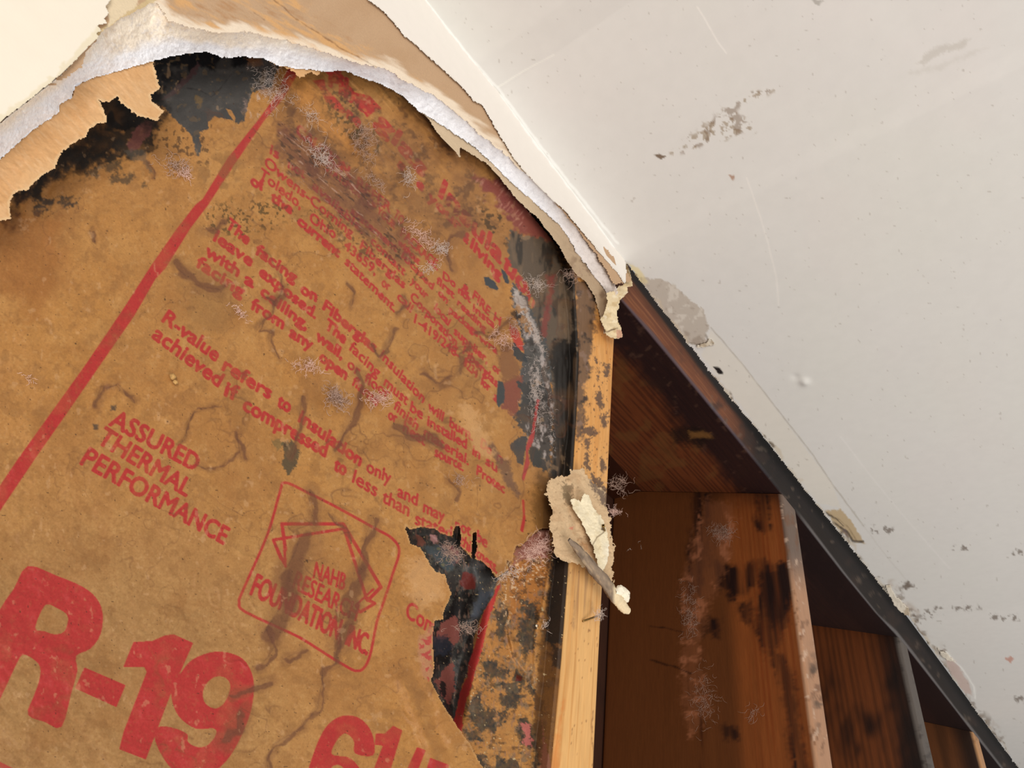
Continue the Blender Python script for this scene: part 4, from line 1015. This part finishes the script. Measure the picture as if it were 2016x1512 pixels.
def stud1_paint(X, Y, V, S):
    P = Paint(X, Y, (222, 172, 108), .5)
    u = (V[:, 0] - s1u(V[:, 2])) * 1000; z = V[:, 2] * 1000
    n = fbm(u * 1.0, z * .03, 3.0, 2, 4); P.mix(.6 * sstep(-.1, .5, n), (204, 144, 78)); P.mix(.6 * sstep(.15, .6, fbm(u, z * .02, 1.4, 6, 4)), (190, 128, 62))
    P.mix(.5 * sstep(.2, .6, fbm(u, z * .05, 2.2, 9, 4)), (238, 196, 138))
    P.mix(sstep(1050, 850, Y) * .55, (206, 136, 58))
    P.mix(sstep(.6, .7, fbm(u, z * .4, 1.4, 4, 3)) * .7, (120, 70, 36))
    P.mix(.6 * poly(X, Y, [(1080, 1512), (1110, 1380), (1102, 1440), (1098, 1560), (1070, 1560)], soft=6, jag=4), (206, 120, 50))
    f = (S[:, 1] < .02)
    # mould blotches on the face
    m = poly(X, Y, [(1130, 550), (1190, 560), (1172, 620), (1165, 700), (1155, 770), (1150, 860), (1135, 870), (1130, 700)], soft=5, jag=8, js=14)
    P.mix(m * .85, (80, 62, 52)); P.mix(m * sstep(.1, .4, fbm(X, Y, 12, 3, 4)) * .8, (36, 28, 24)); P.mix(m * sstep(.2, .5, fbm(X, Y, 9, 7, 4)) * .6, (140, 112, 96))
    for i, p in enumerate(([(1170, 775), (1180, 772), (1190, 800), (1180, 805)], [(1145, 838), (1170, 840), (1178, 855), (1160, 862), (1145, 852)], [(1180, 820), (1195, 815), (1196, 845), (1186, 840)],
                           [(1150, 862), (1160, 865), (1162, 925), (1154, 925)], [(1183, 900), (1192, 905), (1190, 935), (1182, 930)], [(1168, 700), (1176, 712), (1185, 745), (1178, 748)], [(1190, 720), (1200, 715), (1198, 745), (1190, 742)], [(1162, 930), (1180, 940), (1196, 970), (1195, 1010), (1180, 980)])):
        P.P(p, (70, 54, 50), .85, soft=2, jag=6, js=8, seed=i)
    m = poly(X, Y, [(1120, 1120), (1165, 1110), (1165, 1200), (1150, 1230), (1130, 1240)], soft=8, jag=6); P.mix(m * sstep(-.1, .3, fbm(u, z * .05, 3, 7, 4)) * .55, (134, 96, 72))
    P.L([(1168, 1400), (1165, 1440), (1170, 1512)], 1.5, (110, 60, 30), .7)
    speck(P, X, Y, [(1140, 700), (1205, 700), (1195, 940), (1125, 940)], .45, 5, (60, 40, 34), .8, 2, 5)
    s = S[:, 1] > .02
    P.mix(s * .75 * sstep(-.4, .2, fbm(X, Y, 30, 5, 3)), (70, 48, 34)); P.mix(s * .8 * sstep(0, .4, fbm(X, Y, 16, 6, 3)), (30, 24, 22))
    return P


zz = np.concatenate([np.linspace(-.3, .0, 20)[:-1], np.linspace(.0, float(zlow(.33)) - .0003, 420)])
loft_box('wall_stud', zz, s1u, s1r, YS, YS + DEEP, stud1_paint, M_wood, nu=44, ny=30, label='pale honey wall stud nearest the insulation, with a paper scrap stuck on it', cat='stud')


def side_stud(uL, uR, paintf, zn, ny, label, nu=10):
    zt = float(zlow((uL + uR) / 2))
    def top(y): return zt
    z = np.concatenate([np.linspace(-.35, zn, 14)[:-1], np.linspace(zn, zt - .0003, 380)])
    o = loft_box('wall_stud', z, lambda q: np.full_like(q, uL), lambda q: np.full_like(q, uR), YS, YS + DEEP, paintf, M_wood, nu=nu, ny=ny, label=label, cat='stud')
    # the plate rises towards the back, and the stud is cut to meet it
    me = o.data; n = len(me.vertices); c = np.zeros(n * 3, np.float32); me.vertices.foreach_get('co', c); c = c.reshape(-1, 3)
    k = sstep(zt - .08, zt, c[:, 2]) * (c[:, 1] - YS) / DEEP * RISE
    c[:, 2] += k; me.vertices.foreach_set('co', c.ravel()); me.update()
    return o


def stud2_paint(X, Y, V, S):
    P = Paint(X, Y, (146, 80, 36), .5)
    y = (V[:, 1]) * 1000; z = V[:, 2] * 1000
    a = y + 6 * fbm(y, z * .06, 40, 3, 3); g = np.sin(a * 1.15) ; P.mix(.7 * sstep(.0, .95, g) * sstep(75, 60, y), (128, 58, 20))
    P.mix(.6 * sstep(0, .5, fbm(y, z * .04, 9, 4, 4)), (124, 66, 28)); P.mix(.5 * sstep(.1, .5, fbm(y, z * .03, 22, 8, 4)), (168, 98, 48))
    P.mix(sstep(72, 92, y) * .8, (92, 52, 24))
    fr = S[:, 1] < .02
    # rot and mould, then painted shading at the top
    for i, p in enumerate(([(1380, 1090), (1400, 1100), (1440, 1120), (1480, 1110), (1560, 1110), (1562, 1150), (1545, 1220), (1520, 1230), (1500, 1190), (1490, 1150), (1470, 1170), (1440, 1180), (1430, 1170)],
                           [(1500, 1130), (1552, 1120), (1560, 1180), (1530, 1280), (1560, 1330), (1570, 1420), (1600, 1560), (1565, 1560), (1550, 1400), (1520, 1300), (1490, 1240)],
                           [(1370, 1010), (1400, 1010), (1390, 1100), (1375, 1160), (1350, 1180), (1360, 1060)], [(1490, 970), (1515, 985), (1512, 1050), (1495, 1050)], [(1460, 1190), (1476, 1190), (1474, 1225), (1462, 1220)],
                           [(1380, 1220), (1420, 1225), (1410, 1250), (1380, 1250)], [(1425, 1435), (1450, 1440), (1448, 1455), (1430, 1450)])):
        P.mix(poly(X, Y, p, soft=9, jag=9, js=20, seed=i, grow=3) * np.clip(.75 + .9 * fbm(y * 1.2, z * .06, 6, i, 3), .2, 1), (36, 18, 15))
    P.mix(sstep(1040, 960, Y + 12 * fbm(X, Y, 40, 2, 3)) * .8, (38, 20, 14))  # dark top: shading below the plate, painted into the wood
    m = poly(X, Y, [(1390, 1020), (1450, 1020), (1440, 1090), (1400, 1180), (1375, 1290), (1400, 1400), (1360, 1450), (1340, 1380), (1345, 1250), (1340, 1150), (1370, 1080)], soft=8, jag=10)
    P.mix(m * .4, (150, 92, 60)); P.mix(m * sstep(.1, .5, fbm(X, Y, 16, 6, 4)) * .6, (188, 120, 84))
    P.L([(1280, 1232), (1310, 1236), (1345, 1244)], 3, (50, 24, 12), .8); P.L([(1282, 1300), (1320, 1310), (1360, 1325)], 3, (50, 24, 12), .85)
    P.L([(1380, 1370), (1381, 1440), (1380, 1530)], 1.8, (54, 20, 8), .8, jag=.4)
    P.L([(1356, 1300), (1354, 1400)], 3, (90, 50, 24), .5)
    # front edge
    P.mix(fr * 1.0, (176, 132, 100)); P.mix(fr * .9 * sstep(1180, 1080, Y), (96, 82, 74))
    P.mix(fr * sstep(.2, .5, fbm(X, Y * .4, 10, 3, 4)) * .7, (110, 72, 46)); P.mix(fr * sstep(.35, .6, fbm(X * 2, Y, 14, 9, 4)) * .6, (214, 184, 160))
    P.mix(sstep(1567, 1580, X - (Y - 1150) * .12) * sstep(1600, 1588, X - (Y - 1150) * .15) * sstep(1250, 1330, Y) * sstep(1470, 1400, Y) * .75 * sstep(-.1, .3, fbm(X, Y, 22, 4, 4)), (48, 38, 28))
    return P


def dark_stud_paint(base, dk, seed):
    def f(X, Y, V, S):
        P = Paint(X, Y, base, .55); y = V[:, 1] * 1000; z = V[:, 2] * 1000
        P.mix(.6 * sstep(0, .6, np.sin((y + 5 * fbm(y, z * .05, 30, seed, 3)) * 1.0)), tuple(c * .6 for c in base))
        P.mix(sstep(-.05, .3, fbm(X, Y * .5, 90, seed, 4)) * .9, dk)
        P.mix(sstep(YS * 1000 + 45, YS * 1000 + 15, y) * .85 * (S[:, 1] > .02), dk)
        fr = S[:, 1] < .02; P.mix(fr * 1.0, (92, 84, 78)); P.mix(fr * sstep(.1, .5, fbm(X, Y, 12, seed + 2, 4)) * .7, (50, 42, 38))
        return P
    return f


k = DS
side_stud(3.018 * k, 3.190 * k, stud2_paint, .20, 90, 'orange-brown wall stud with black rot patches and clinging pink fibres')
side_stud(4.80 * k, 4.985 * k, dark_stud_paint((120, 64, 30), (26, 17, 15), 3), .28, 60, 'dark mould-blackened wall stud behind the orange-brown one')
S4 = 6.52 * k
def st4(X, Y, V, S):
    P = dark_stud_paint((112, 66, 34), (22, 16, 15), 7)(X, Y, V, S); fr = S[:, 1] < .02
    P.mix(fr * 1.0, (196, 146, 100)); P.mix(fr * sstep(.2, .5, fbm(X, Y, 14, 3, 4)) * .5, (120, 84, 56)); return P
side_stud(S4, 6.70 * k, st4, .3, 40, 'tan-faced wall stud farthest away at the lower right corner')


# top plate
ug = np.concatenate([np.linspace(-.5, .2, 12)[:-1], np.linspace(.2, .9, 360)[:-1], np.linspace(.9, 3.2, 320)])
vt = np.concatenate([np.linspace(0, 1, 34), 1 + np.linspace(0, 1, 90)[1:], [3, 4]])   # 0..1 front face down, 1..2 underside, then back and top
UU, TT = np.meshgrid(ug, vt); UU = UU.ravel(); TT = TT.ravel()
zl = zlow(UU); ztop = zc(UU) + .030
yy = np.where(TT <= 1, YS, np.where(TT <= 2, YS + (TT - 1) * DEEP, np.where(TT == 3, YS + DEEP, YS)))
zv = np.where(TT <= 1, ztop + (zl - ztop) * TT, np.where(TT <= 2, zl + (TT - 1) * RISE, ztop))
Vp = np.stack([UU, yy, zv], 1)
X, Y = proj(Vp)
P = Paint(X, Y, (116, 66, 38), .6); un = TT > 1.001; fu = ~un
a = UU * 1000; bfr = zv * 1000
P.mix(fu * .7 * sstep(-.1, .4, fbm(a * .04, bfr, 3, 4, 4)), (104, 56, 32)); P.mix(fu * .6 * sstep(.1, .5, fbm(a * .03, bfr, 2, 8, 4)), (146, 92, 58))
fr_edge = zv - zl
P.mix(fu * sstep(1420, 1500, X) * .97, (22, 19, 18), .85); P.mix(fu * sstep(.15, .45, fbm(X, Y, 30, 6, 4)) * .7 * sstep(1280, 1400, X), (48, 34, 28))
d = segdist(X, Y, [tuple(p) for p in PLATE_PX], False)
P.mix(fu * sstep(6, 1, d) * .7 * sstep(1560, 1400, X), (62, 64, 78), .4); P.mix(fu * sstep(5, 1, d) * .8 * sstep(1560, 1600, X), (104, 100, 100), .5)
P.mix(fu * sstep(.4, .55, fbm(X, Y, 13, 3, 4)) * .4 * sstep(1360, 1420, X), (110, 94, 80))
dc = segdist(X, Y, CEDGE, False); P.mix(fu * sstep(16, 7, dc) * .92, (22, 16, 14))  # dark strip: shadowed gap below the ceiling edge, painted on the plate
yb = (yy - YS) * 1000
P.mix(un * 1.0, (112, 58, 28)); P.mix(un * .7 * sstep(0, .6, np.sin((yb + 8 * fbm(a * .05, yb, 12, 3, 3)) * 1.1)), (70, 32, 16)); P.mix(un * .5 * sstep(.1, .5, fbm(X, Y, 26, 5, 4)), (116, 76, 38))
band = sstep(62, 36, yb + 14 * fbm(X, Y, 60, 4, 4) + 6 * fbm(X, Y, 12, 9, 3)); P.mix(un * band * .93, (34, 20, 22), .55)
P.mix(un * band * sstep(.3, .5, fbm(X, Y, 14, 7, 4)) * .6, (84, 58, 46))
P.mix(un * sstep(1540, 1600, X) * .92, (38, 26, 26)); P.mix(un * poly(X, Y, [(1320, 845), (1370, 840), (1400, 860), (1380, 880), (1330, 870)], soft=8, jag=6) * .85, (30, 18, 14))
P.mix(un * poly(X, Y, [(1355, 850), (1400, 852), (1402, 862), (1360, 862)], soft=4, jag=3) * .6, (150, 104, 54))
link('top_plate', mesh_from(Vp, np.concatenate([grid_idx(len(ug), len(vt)), np.stack([np.arange(len(ug) - 1) + (len(vt) - 1) * len(ug), np.arange(1, len(ug)) + (len(vt) - 1) * len(ug), np.arange(1, len(ug)), np.arange(len(ug) - 1)], 1)]), np.concatenate([P.c, P.r[:, None]], 1)),
     M_woodh, label='long mould-blackened top plate running under the cut edge of the ceiling', cat='beam')

# sheathing at the back of the cavity
us = np.linspace(-.5, 3.2, 500); zs_ = np.linspace(-.4, .60, 160); U, Zg = np.meshgrid(us, zs_); U = U.ravel(); Zg = Zg.ravel()
Vs = np.stack([U, np.full_like(U, YS + DEEP + .0008) , Zg], 1); X, Y = proj(Vs)
P = Paint(X, Y, (64, 33, 17), .8); P.mix(.6 * sstep(0, .5, fbm(U * 1000, Zg * 60, 20, 3, 4)), (44, 22, 12)); P.mix(.5 * sstep(.1, .5, fbm(U * 1000, Zg * 1000, 60, 7, 4)), (28, 15, 10))
V2 = Vs.copy(); V2[:, 1] += .012; n = len(Vs)
gq = grid_idx(500, 160); cc = np.concatenate([P.c, P.r[:, None]], 1)
link('wall_back', mesh_from(np.concatenate([Vs, V2]), np.concatenate([gq, gq[:, ::-1] + n]), np.concatenate([cc, cc])), M_wood, kind='structure')

# ================================================================== torn paper stuck on the near stud
A9 = lambda p: off(p, 600, 900, 2.47)
scrap = empty('paper_scrap', (0, 0, 0), 'torn tan and cream drywall paper scrap stuck to the pale stud', 'paper scrap')


def scrap_pos(base, amp, sc_=18, seed=3):
    return lambda X, Y: pt_y(X, Y, base - amp * (fbm(X, Y, sc_, seed, 4) + .6 * fbm(X, Y, sc_ * 2.5, seed + 4, 2)))


def tan_paint(X, Y):
    P = Paint(X, Y, (206, 176, 138), .9); P.mix(.5 * sstep(0, .5, fbm(X, Y, 20, 3, 4)), (186, 150, 112))
    P.P(A9([(1270, 110), (1300, 150), (1290, 240), (1260, 230), (1250, 150)]), (96, 80, 56), .7, soft=3, jag=8, js=8)
    P.P(A9([(1380, 90), (1460, 170), (1470, 250), (1440, 230), (1400, 140)]), (96, 80, 72), .85, soft=3, jag=6, js=9)
    P.P(A9([(1290, 330), (1310, 380), (1370, 420), (1400, 480), (1340, 420)]), (178, 124, 76), .6, soft=6, jag=5)
    P.P(A9([(1280, 345), (1310, 335), (1300, 355)]), (206, 128, 104), .9, soft=1, jag=1)
    P.mix(sstep(.35, .6, fbm(X, Y, 8, 6, 4)) * .5, (140, 112, 84)); return P


def cream2(X, Y):
    P = Paint(X, Y, (236, 222, 190), .75); P.mix(.5 * sstep(.05, .45, fbm(X, Y, 14, 3, 4)), (212, 192, 152))
    P.L(A9([(1400, 430), (1420, 390), (1450, 370), (1460, 350)]), 1.6, (110, 84, 54), .9, jag=.8)
    P.L(A9([(1455, 330), (1445, 350), (1460, 355)]), 3, (84, 50, 24), .9, jag=.8)
    P.mix(sstep(1180, 1200, X - (Y - 1060) * .1) * sstep(1060, 1080, Y) * .5, (250, 245, 232)); return P


B0 = A9([(1170, 150), (1200, 100), (1250, 90), (1290, 95), (1290, 60), (1350, 55), (1380, 100), (1410, 130), (1460, 170), (1468, 230), (1486, 300), (1490, 400), (1500, 480), (1490, 600), (1430, 590), (1400, 560), (1340, 525), (1250, 505), (1215, 480), (1200, 380), (1190, 320), (1200, 250), (1170, 180)])
sheet('backing_layer', np.arange(1065, 1215, 1.2), np.arange(915, 1155, 1.2), lambda X, Y: poly(X, Y, B0, soft=.4, jag=3.5, js=7), scrap_pos(.0085, .0016), tan_paint, M_scrap, scrap, thick=.0005)
B1 = A9([(1290, 205), (1310, 200), (1340, 215), (1360, 180), (1380, 185), (1400, 240), (1440, 290), (1470, 350), (1480, 420), (1474, 500), (1450, 575), (1420, 510), (1400, 430), (1340, 310), (1310, 260)])
sheet('painted_layer', np.arange(1115, 1205, 1.1), np.arange(965, 1140, 1.1), lambda X, Y: poly(X, Y, B1, soft=.4, jag=2, js=7), scrap_pos(.0045, .0014, 14, 6), cream2, M_scrap, scrap, thick=.0006, label='cream painted layer')
B3 = A9([(1460, 380), (1500, 390), (1505, 450), (1495, 500), (1500, 600), (1480, 620), (1460, 560)])
sheet('torn_fringe', np.arange(1185, 1215, 1.1), np.arange(1040, 1160, 1.1), lambda X, Y: poly(X, Y, B3, soft=.4, jag=4, js=7), scrap_pos(.0100, .001, 10, 2), tan_paint, M_scrap, scrap, thick=.0005)


def lump_tube(name, px, y0, y1, r, colf, parent, seed=1, **kw):
    px = np.array(px, float); n = 70; t = np.linspace(0, 1, n); s = np.linspace(0, 1, len(px))
    X = np.interp(t, s, px[:, 0]); Y = np.interp(t, s, px[:, 1]); c = pt_y(X, Y, y0 + (y1 - y0) * t)
    R = np.interp(t, s, r); m = 20; V = []
    tg = np.gradient(c, axis=0); tg /= np.linalg.norm(tg, axis=1)[:, None]; a = np.cross(tg, [0, 1, 0]); a /= np.linalg.norm(a, axis=1)[:, None]; b = np.cross(tg, a)
    for k in range(m):
        an = 2 * math.pi * k / m; rr = R * (1 + .35 * fbm(t * 22 + 3 * seed, np.full(n, k * .7), 1, seed, 3))
        V.append(c + (a * math.cos(an) + b * .7 * math.sin(an)) * rr[:, None])
    V = np.concatenate(V); i = np.arange(n * m).reshape(m, n); j = np.roll(i, -1, 0)
    q = np.stack([i[:, :-1], i[:, 1:], j[:, 1:], j[:, :-1]], -1).reshape(-1, 4)
    X, Y = proj(V); P = colf(X, Y)
    return link(name, mesh_from(V, q, np.concatenate([P.c, P.r[:, None]], 1)), M_scrap, parent, **kw)


def roll_paint(X, Y):
    P = Paint(X, Y, (140, 122, 104), .9); a = math.radians(45); xr = X * math.cos(a) + Y * math.sin(a); yr = -X * math.sin(a) + Y * math.cos(a)
    P.mix(.7 * sstep(0, .5, fbm(xr, yr * 5, 20, 3, 4)), (96, 82, 70)); P.mix(.6 * sstep(.1, .5, fbm(xr, yr * 5, 16, 8, 4)), (186, 160, 128))
    P.mix(sstep(1205, 1212, X), (224, 204, 168)); return P


lump_tube('rolled_strip', A9([(1285, 400), (1330, 450), (1400, 540), (1470, 620), (1520, 690), (1550, 730), (1578, 750)]), .002, -.004, [.0012, .0030, .0040, .0043, .0042, .0036, .0018], roll_paint, scrap, 2, label='curled grey strip')
lump_tube('plaster_crumb', A9([(1510, 655), (1535, 650), (1558, 665), (1562, 685), (1545, 700)]), -.004, -.004, [.0012, .0032, .0037, .0028, .0009], cream2, scrap, 5, label='cream crumb')

# crumpled tape hanging in the corner
C0 = A6([(1160, 210), (1240, 320), (1270, 400), (1275, 490), (1230, 490), (1235, 540), (1170, 610), (1165, 680), (1140, 700), (1150, 780), (1185, 850), (1190, 930), (1120, 935), (1060, 910), (1040, 870), (1005, 780), (1050, 650), (1060, 600), (1050, 550), (1120, 520), (1160, 490), (1215, 470), (1170, 300)])


def crumple_paint(X, Y):
    P = Paint(X, Y, (226, 206, 168), .75); P.mix(.6 * sstep(.0, .4, fbm(X, Y, 10, 3, 4)), (196, 168, 122)); P.mix(.5 * sstep(.2, .5, fbm(X, Y, 8, 9, 4)), (244, 232, 206))
    P.P(A6([(1170, 230), (1240, 320), (1265, 400), (1265, 450), (1215, 460), (1180, 330)]), (160, 122, 74), .8, soft=2, jag=4)
    P.L(A6([(1010, 830), (1050, 880), (1100, 860), (1150, 850)]), 2.5, (90, 60, 36), .9); P.P(A6([(1140, 860), (1185, 860), (1190, 935), (1140, 930)]), (190, 140, 116), .8, soft=1, jag=2)
    return P


sheet('joint_tape', np.arange(1175, 1250, 1.1), np.arange(492, 672, 1.1), lambda X, Y: poly(X, Y, C0, soft=.4, jag=1.8, js=6),
      scrap_pos(.0055, .0022, 15, 8), crumple_paint, M_scrap, None, thick=.0006, label='crumpled cream joint tape hanging from the corner over the pale stud', cat='joint tape')

# ================================================================== nails
def nail(pa, pb, y0, y1, r, label):
    e = empty('nail', (0, 0, 0), label, 'nail')
    a = pt_y(np.array([pa[0]]), np.array([pa[1]]), y0)[0]; b = pt_y(np.array([pb[0]]), np.array([pb[1]]), y1)[0]
    n = 8; p = a + (b - a) * np.linspace(0, 1, n)[:, None]
    V, q = tubes([p], np.full(n, r), 4, False); me = mesh_from(V, q); link('shaft', me, M_metal, e)
    d = (b - a) / np.linalg.norm(b - a); V, q = tubes([[b - d * .0002, b + d * .0003, b + d * .0009, b + d * .0012]], np.array([r * .9, r * 2.3, r * 2.3, r * 1.2]), 4, False)
    link('head', mesh_from(V, q, None, True), M_metal, e)


nail((1147, 1223), (1179, 1212), .0127, .0095, .0006, 'bent brass-coloured nail driven into the front of the pale stud')
nail((1191, 1046), (1188, 1036), .0046, .0015, .0006, 'small brown nail poking through the cream paper scrap')

# ================================================================== loose fibres
rnd = np.random.RandomState(11)


def tuft(cx, cy, rx_, ry_, n, m, label, ang=0.0, y=None, rad=.00010, L=1.0, name='fiberglass_tuft', cat='fibre tuft', group=None, lift=.0014, curl_=.75):
    paths = []; ca, sa = math.cos(math.radians(ang)), math.sin(math.radians(ang))
    for _ in range(n):
        ax, ay = rnd.randn(2) * .5; b_ = 1 + .6 * math.sin(ax * 7 + cx); ay = ay * b_; x = cx + ax * rx_ * ca - ay * ry_ * sa; yy_ = cy + ax * rx_ * sa + ay * ry_ * ca
        th = math.radians(ang) + rnd.randn() * (.7 if rx_ > ry_ * 1.5 else 3); k = rnd.randint(5, 12); st = L * max(min(rx_, ry_) * .35, 2.2) * (.35 + .45 * rnd.rand())
        X = [x]; Y = [yy_]; h = [rnd.rand()]
        for _s in range(k):
            th += rnd.randn() * curl_; X.append(X[-1] + math.cos(th) * st); Y.append(Y[-1] + math.sin(th) * st); h.append(h[-1] + rnd.randn() * .2)
        X = np.array(X); Y = np.array(Y); h = np.abs(np.array(h))
        yb = (paper_y(X, Y) if y is None else np.full(X.shape, y)) - .0002 - np.clip(h, 0, 1.5) * lift
        paths.append(pt_y(X, Y, yb))
    V, q = tubes(paths, rad * .8, 4)
    o = link(name, mesh_from(V, q), m, None, label, cat, group)
    return o


tuft(345, 325, 26, 14, 70, M_fib_k, 'dusty pink tuft left of the red margin stripe, near the top', 20)
tuft(360, 340, 16, 10, 40, M_fib_p, 'small pale pink tuft just below the dusty one left of the stripe', 10)
tuft(535, 168, 42, 26, 130, M_fib_w, 'white cobweb-like wisps beside the black patch at the top', 60, rad=.00006, L=.5)
tuft(525, 140, 46, 8, 26, M_fib_w, 'thin white strands lying over the black patch', 5, rad=.00007)
tuft(610, 225, 22, 12, 40, M_fib_w, 'pale wisps above the word CAUTION', 30, rad=.00007)
tuft(632, 305, 40, 13, 90, M_fib_w, 'white fuzz lying across the word CAUTION', 50, rad=.00008)
tuft(712, 290, 34, 10, 90, M_fib_k, 'long grey-pink tuft under the big smeared red lettering', 48, lift=.004)
tuft(720, 265, 18, 12, 60, M_fib_k, 'round grey-pink clump beside the long tuft', 60, lift=.003)
tuft(805, 345, 20, 10, 60, M_fib_w, 'curly whitish tuft between the two large red words', 80, lift=.004, curl_=.8)
tuft(830, 465, 42, 9, 110, M_fib_p, 'long pinkish-white streak of fibre right of the PACKAGE line', 38, lift=.002)
tuft(866, 488, 15, 8, 80, M_fib_w, 'bright white fluff at the end of the long streak', 10, lift=.002)
tuft(845, 525, 9, 12, 40, M_fib_w, 'small white fluff below the word PACKAGE', 80)
tuft(985, 665, 22, 12, 70, M_fib_p, 'pink star-shaped tuft at the end of the package line', 30, lift=.004)
tuft(470, 612, 22, 7, 40, M_fib_p, 'small pink tuft below the word from', 45)
tuft(603, 722, 28, 10, 60, M_fib_p, 'pink shredded tuft before the word flame', 20, lift=.003)
tuft(662, 780, 26, 16, 110, M_fib_k, 'grey speckled clump of fibre in the middle of the paper', 40, lift=.003, L=.9, curl_=1.1, rad=.00013)
tuft(740, 785, 26, 12, 120, M_fib_p, 'pink fluffy clump over the word other', 10, lift=.004, L=.8)
tuft(55, 745, 20, 6, 16, M_fib_p, 'faint pink wisp at the far left of the paper', 45, rad=.00008)
tuft(1052, 560, 22, 11, 80, M_fib_w, 'white fluff on the grey-brown asphalt beside the title', 35, rad=.00009)
tuft(1050, 650, 62, 8, 130, M_fib_w, 'long white ridge of fluff beside the dark gap', 62, rad=.00008, L=.5)
tuft(1055, 770, 70, 16, 170, M_fib_w, 'cobwebby white fibres over the charcoal patch by the dark gap', 85, rad=.00007, L=.6)
tuft(1085, 830, 60, 5, 50, M_fib_w, 'thin white strands hanging along the edge of the dark gap', 88, rad=.00008, L=.5)
tuft(1010, 640, 22, 9, 70, M_fib_k, 'brown crumbly fibres left of the white ridge', 65, lift=.003)
tuft(885, 1088, 24, 12, 90, M_fib_k, 'dusty pink fibres inside the torn charcoal opening', 30, y=.017, lift=.003)
tuft(1055, 1085, 28, 16, 160, M_fib_p, 'pink fiberglass bulging out of the torn flange beside the scrap', -40, y=.017, lift=.004)
tuft(1000, 1130, 26, 8, 60, M_fib_w, 'pale wisps at the top of the torn flange', -15, y=.016)
tuft(918, 1235, 10, 26, 60, M_fib_k, 'dusty wisps low in the torn charcoal opening', 90, y=.020)
tuft(735, 355, 0.1 + 30, 9, 60, M_fib_k, 'brownish scratchy fibres across the caution text', 40)
tuft(905, 945, 9, 22, 50, M_fib_k, 'small dark tuft above the word may', 80, lift=.003)
tuft(1215, 955, 14, 22, 50, M_fib_k, 'dusty pink fringe sticking out right of the pale stud', 90, y=.014, lift=.002)
tuft(1208, 1008, 8, 14, 50, M_fib_p, 'small pink fringe right of the stud beside the scrap', 90, y=.013)
tuft(1181, 1210, 8, 9, 50, M_fib_w, 'white lint caught on the nail head', 0, y=.0075, lift=.001, curl_=1)
tuft(1074, 1230, 6, 8, 22, M_fib_w, 'tiny white lint on the folded flange edge', 0, y=.016)
tuft(1260, 1072, 30, 4, 5, M_fib_w, 'fine hairs reaching out into the dark stud bay', -20, y=.012, rad=.00005)
tuft(1125, 540, 14, 20, 40, M_fib_k, 'dusty shreds at the top of the dark gap', 80, y=.012)


def side_tuft(cx, cy, rx_, ry_, n, m, label, ang, group=None, uu=3.018 * DS, L=.6):
    paths = []
    for _ in range(n):
        x = cx + rnd.randn() * rx_ * .5; yv = cy + rnd.randn() * ry_ * .5; th = math.radians(ang) + rnd.randn() * .6; X = [x]; Y = [yv]
        for _s in range(8): th += rnd.randn() * .6; X.append(X[-1] + math.cos(th) * L * 3.4); Y.append(Y[-1] + math.sin(th) * L * 3.4)
        r = rays(X, Y); h = .0008 + .0015 * rnd.rand(); t = (uu - h) / r[:, 0]; p = r * t[:, None]; p[:, 1] -= D0; paths.append(p)
    V, q = tubes(paths, .00011, 4); return link('fiberglass_tuft', mesh_from(V, q), m, None, label, 'fibre tuft', group)


side_tuft(1420, 1045, 22, 16, 130, M_fib_k, 'pinkish wad of fibre high on the orange-brown stud', 60)
side_tuft(1355, 1200, 16, 60, 120, M_fib_k, 'ragged streak of old fibre running down the orange-brown stud', 80)
side_tuft(1385, 1370, 26, 60, 110, M_fib_k, 'faint pink fibres low on the orange-brown stud', 70)
side_tuft(1480, 1400, 16, 16, 24, M_fib_k, 'little pink wisp near the front edge of the orange-brown stud', 100)

# crumbs of plaster
def crumb(px, py, y, r, label, tan=False):
    c = pt_y(np.array([px * 1.0]), np.array([py * 1.0]), y)[0]
    n1, n2 = 7, 8; V = []
    for i in range(n1):
        for j in range(n2):
            a = math.pi * (i + .001) / (n1 - 1); b = 2 * math.pi * j / n2; s = r * (1 + .5 * (rnd.rand() - .5))
            V.append(c + np.array([math.sin(a) * math.cos(b) * s * 1.2, math.sin(a) * math.sin(b) * s * .6, math.cos(a) * s]))
    i = np.arange(n1 * n2).reshape(n1, n2); j = np.roll(i, -1, 1); q = np.stack([i[:-1], j[:-1], j[1:], i[1:]], -1).reshape(-1, 4)
    link('paper_crumb' if tan else 'plaster_crumb', mesh_from(np.array(V), q, None, False), M_tan if tan else M_crumb, None, label, 'crumb')


M_crumb = flat('crumb', (232, 218, 194), .8)
M_tan = flat('tan_crumb', (196, 152, 92), .8)
crumb(1056, 1232, .018, .0007, 'white plaster crumb on the torn flange beside the lint')
crumb(1092, 1273, .0185, .0007, 'white plaster crumb in the dark gap left of the pale stud')
crumb(340, 742, .0165, .0012, 'tan crumb stuck on the paper above the word refers', True)
crumb(345, 752, .0165, .0009, 'small tan crumb just under the larger tan one', True)

# put each parent empty at the base of its own parts
bpy.context.view_layer.update()
for e in [o for o in sc.objects if o.type == 'EMPTY']:
    pts = [c.matrix_world @ Vector(b) for c in e.children for b in c.bound_box]
    x = sum(p.x for p in pts) / len(pts); y = sum(p.y for p in pts) / len(pts); z = min(p.z for p in pts)
    e.location = (x, y, z)
    for c in e.children: c.matrix_parent_inverse = Matrix.Translation((-x, -y, -z))
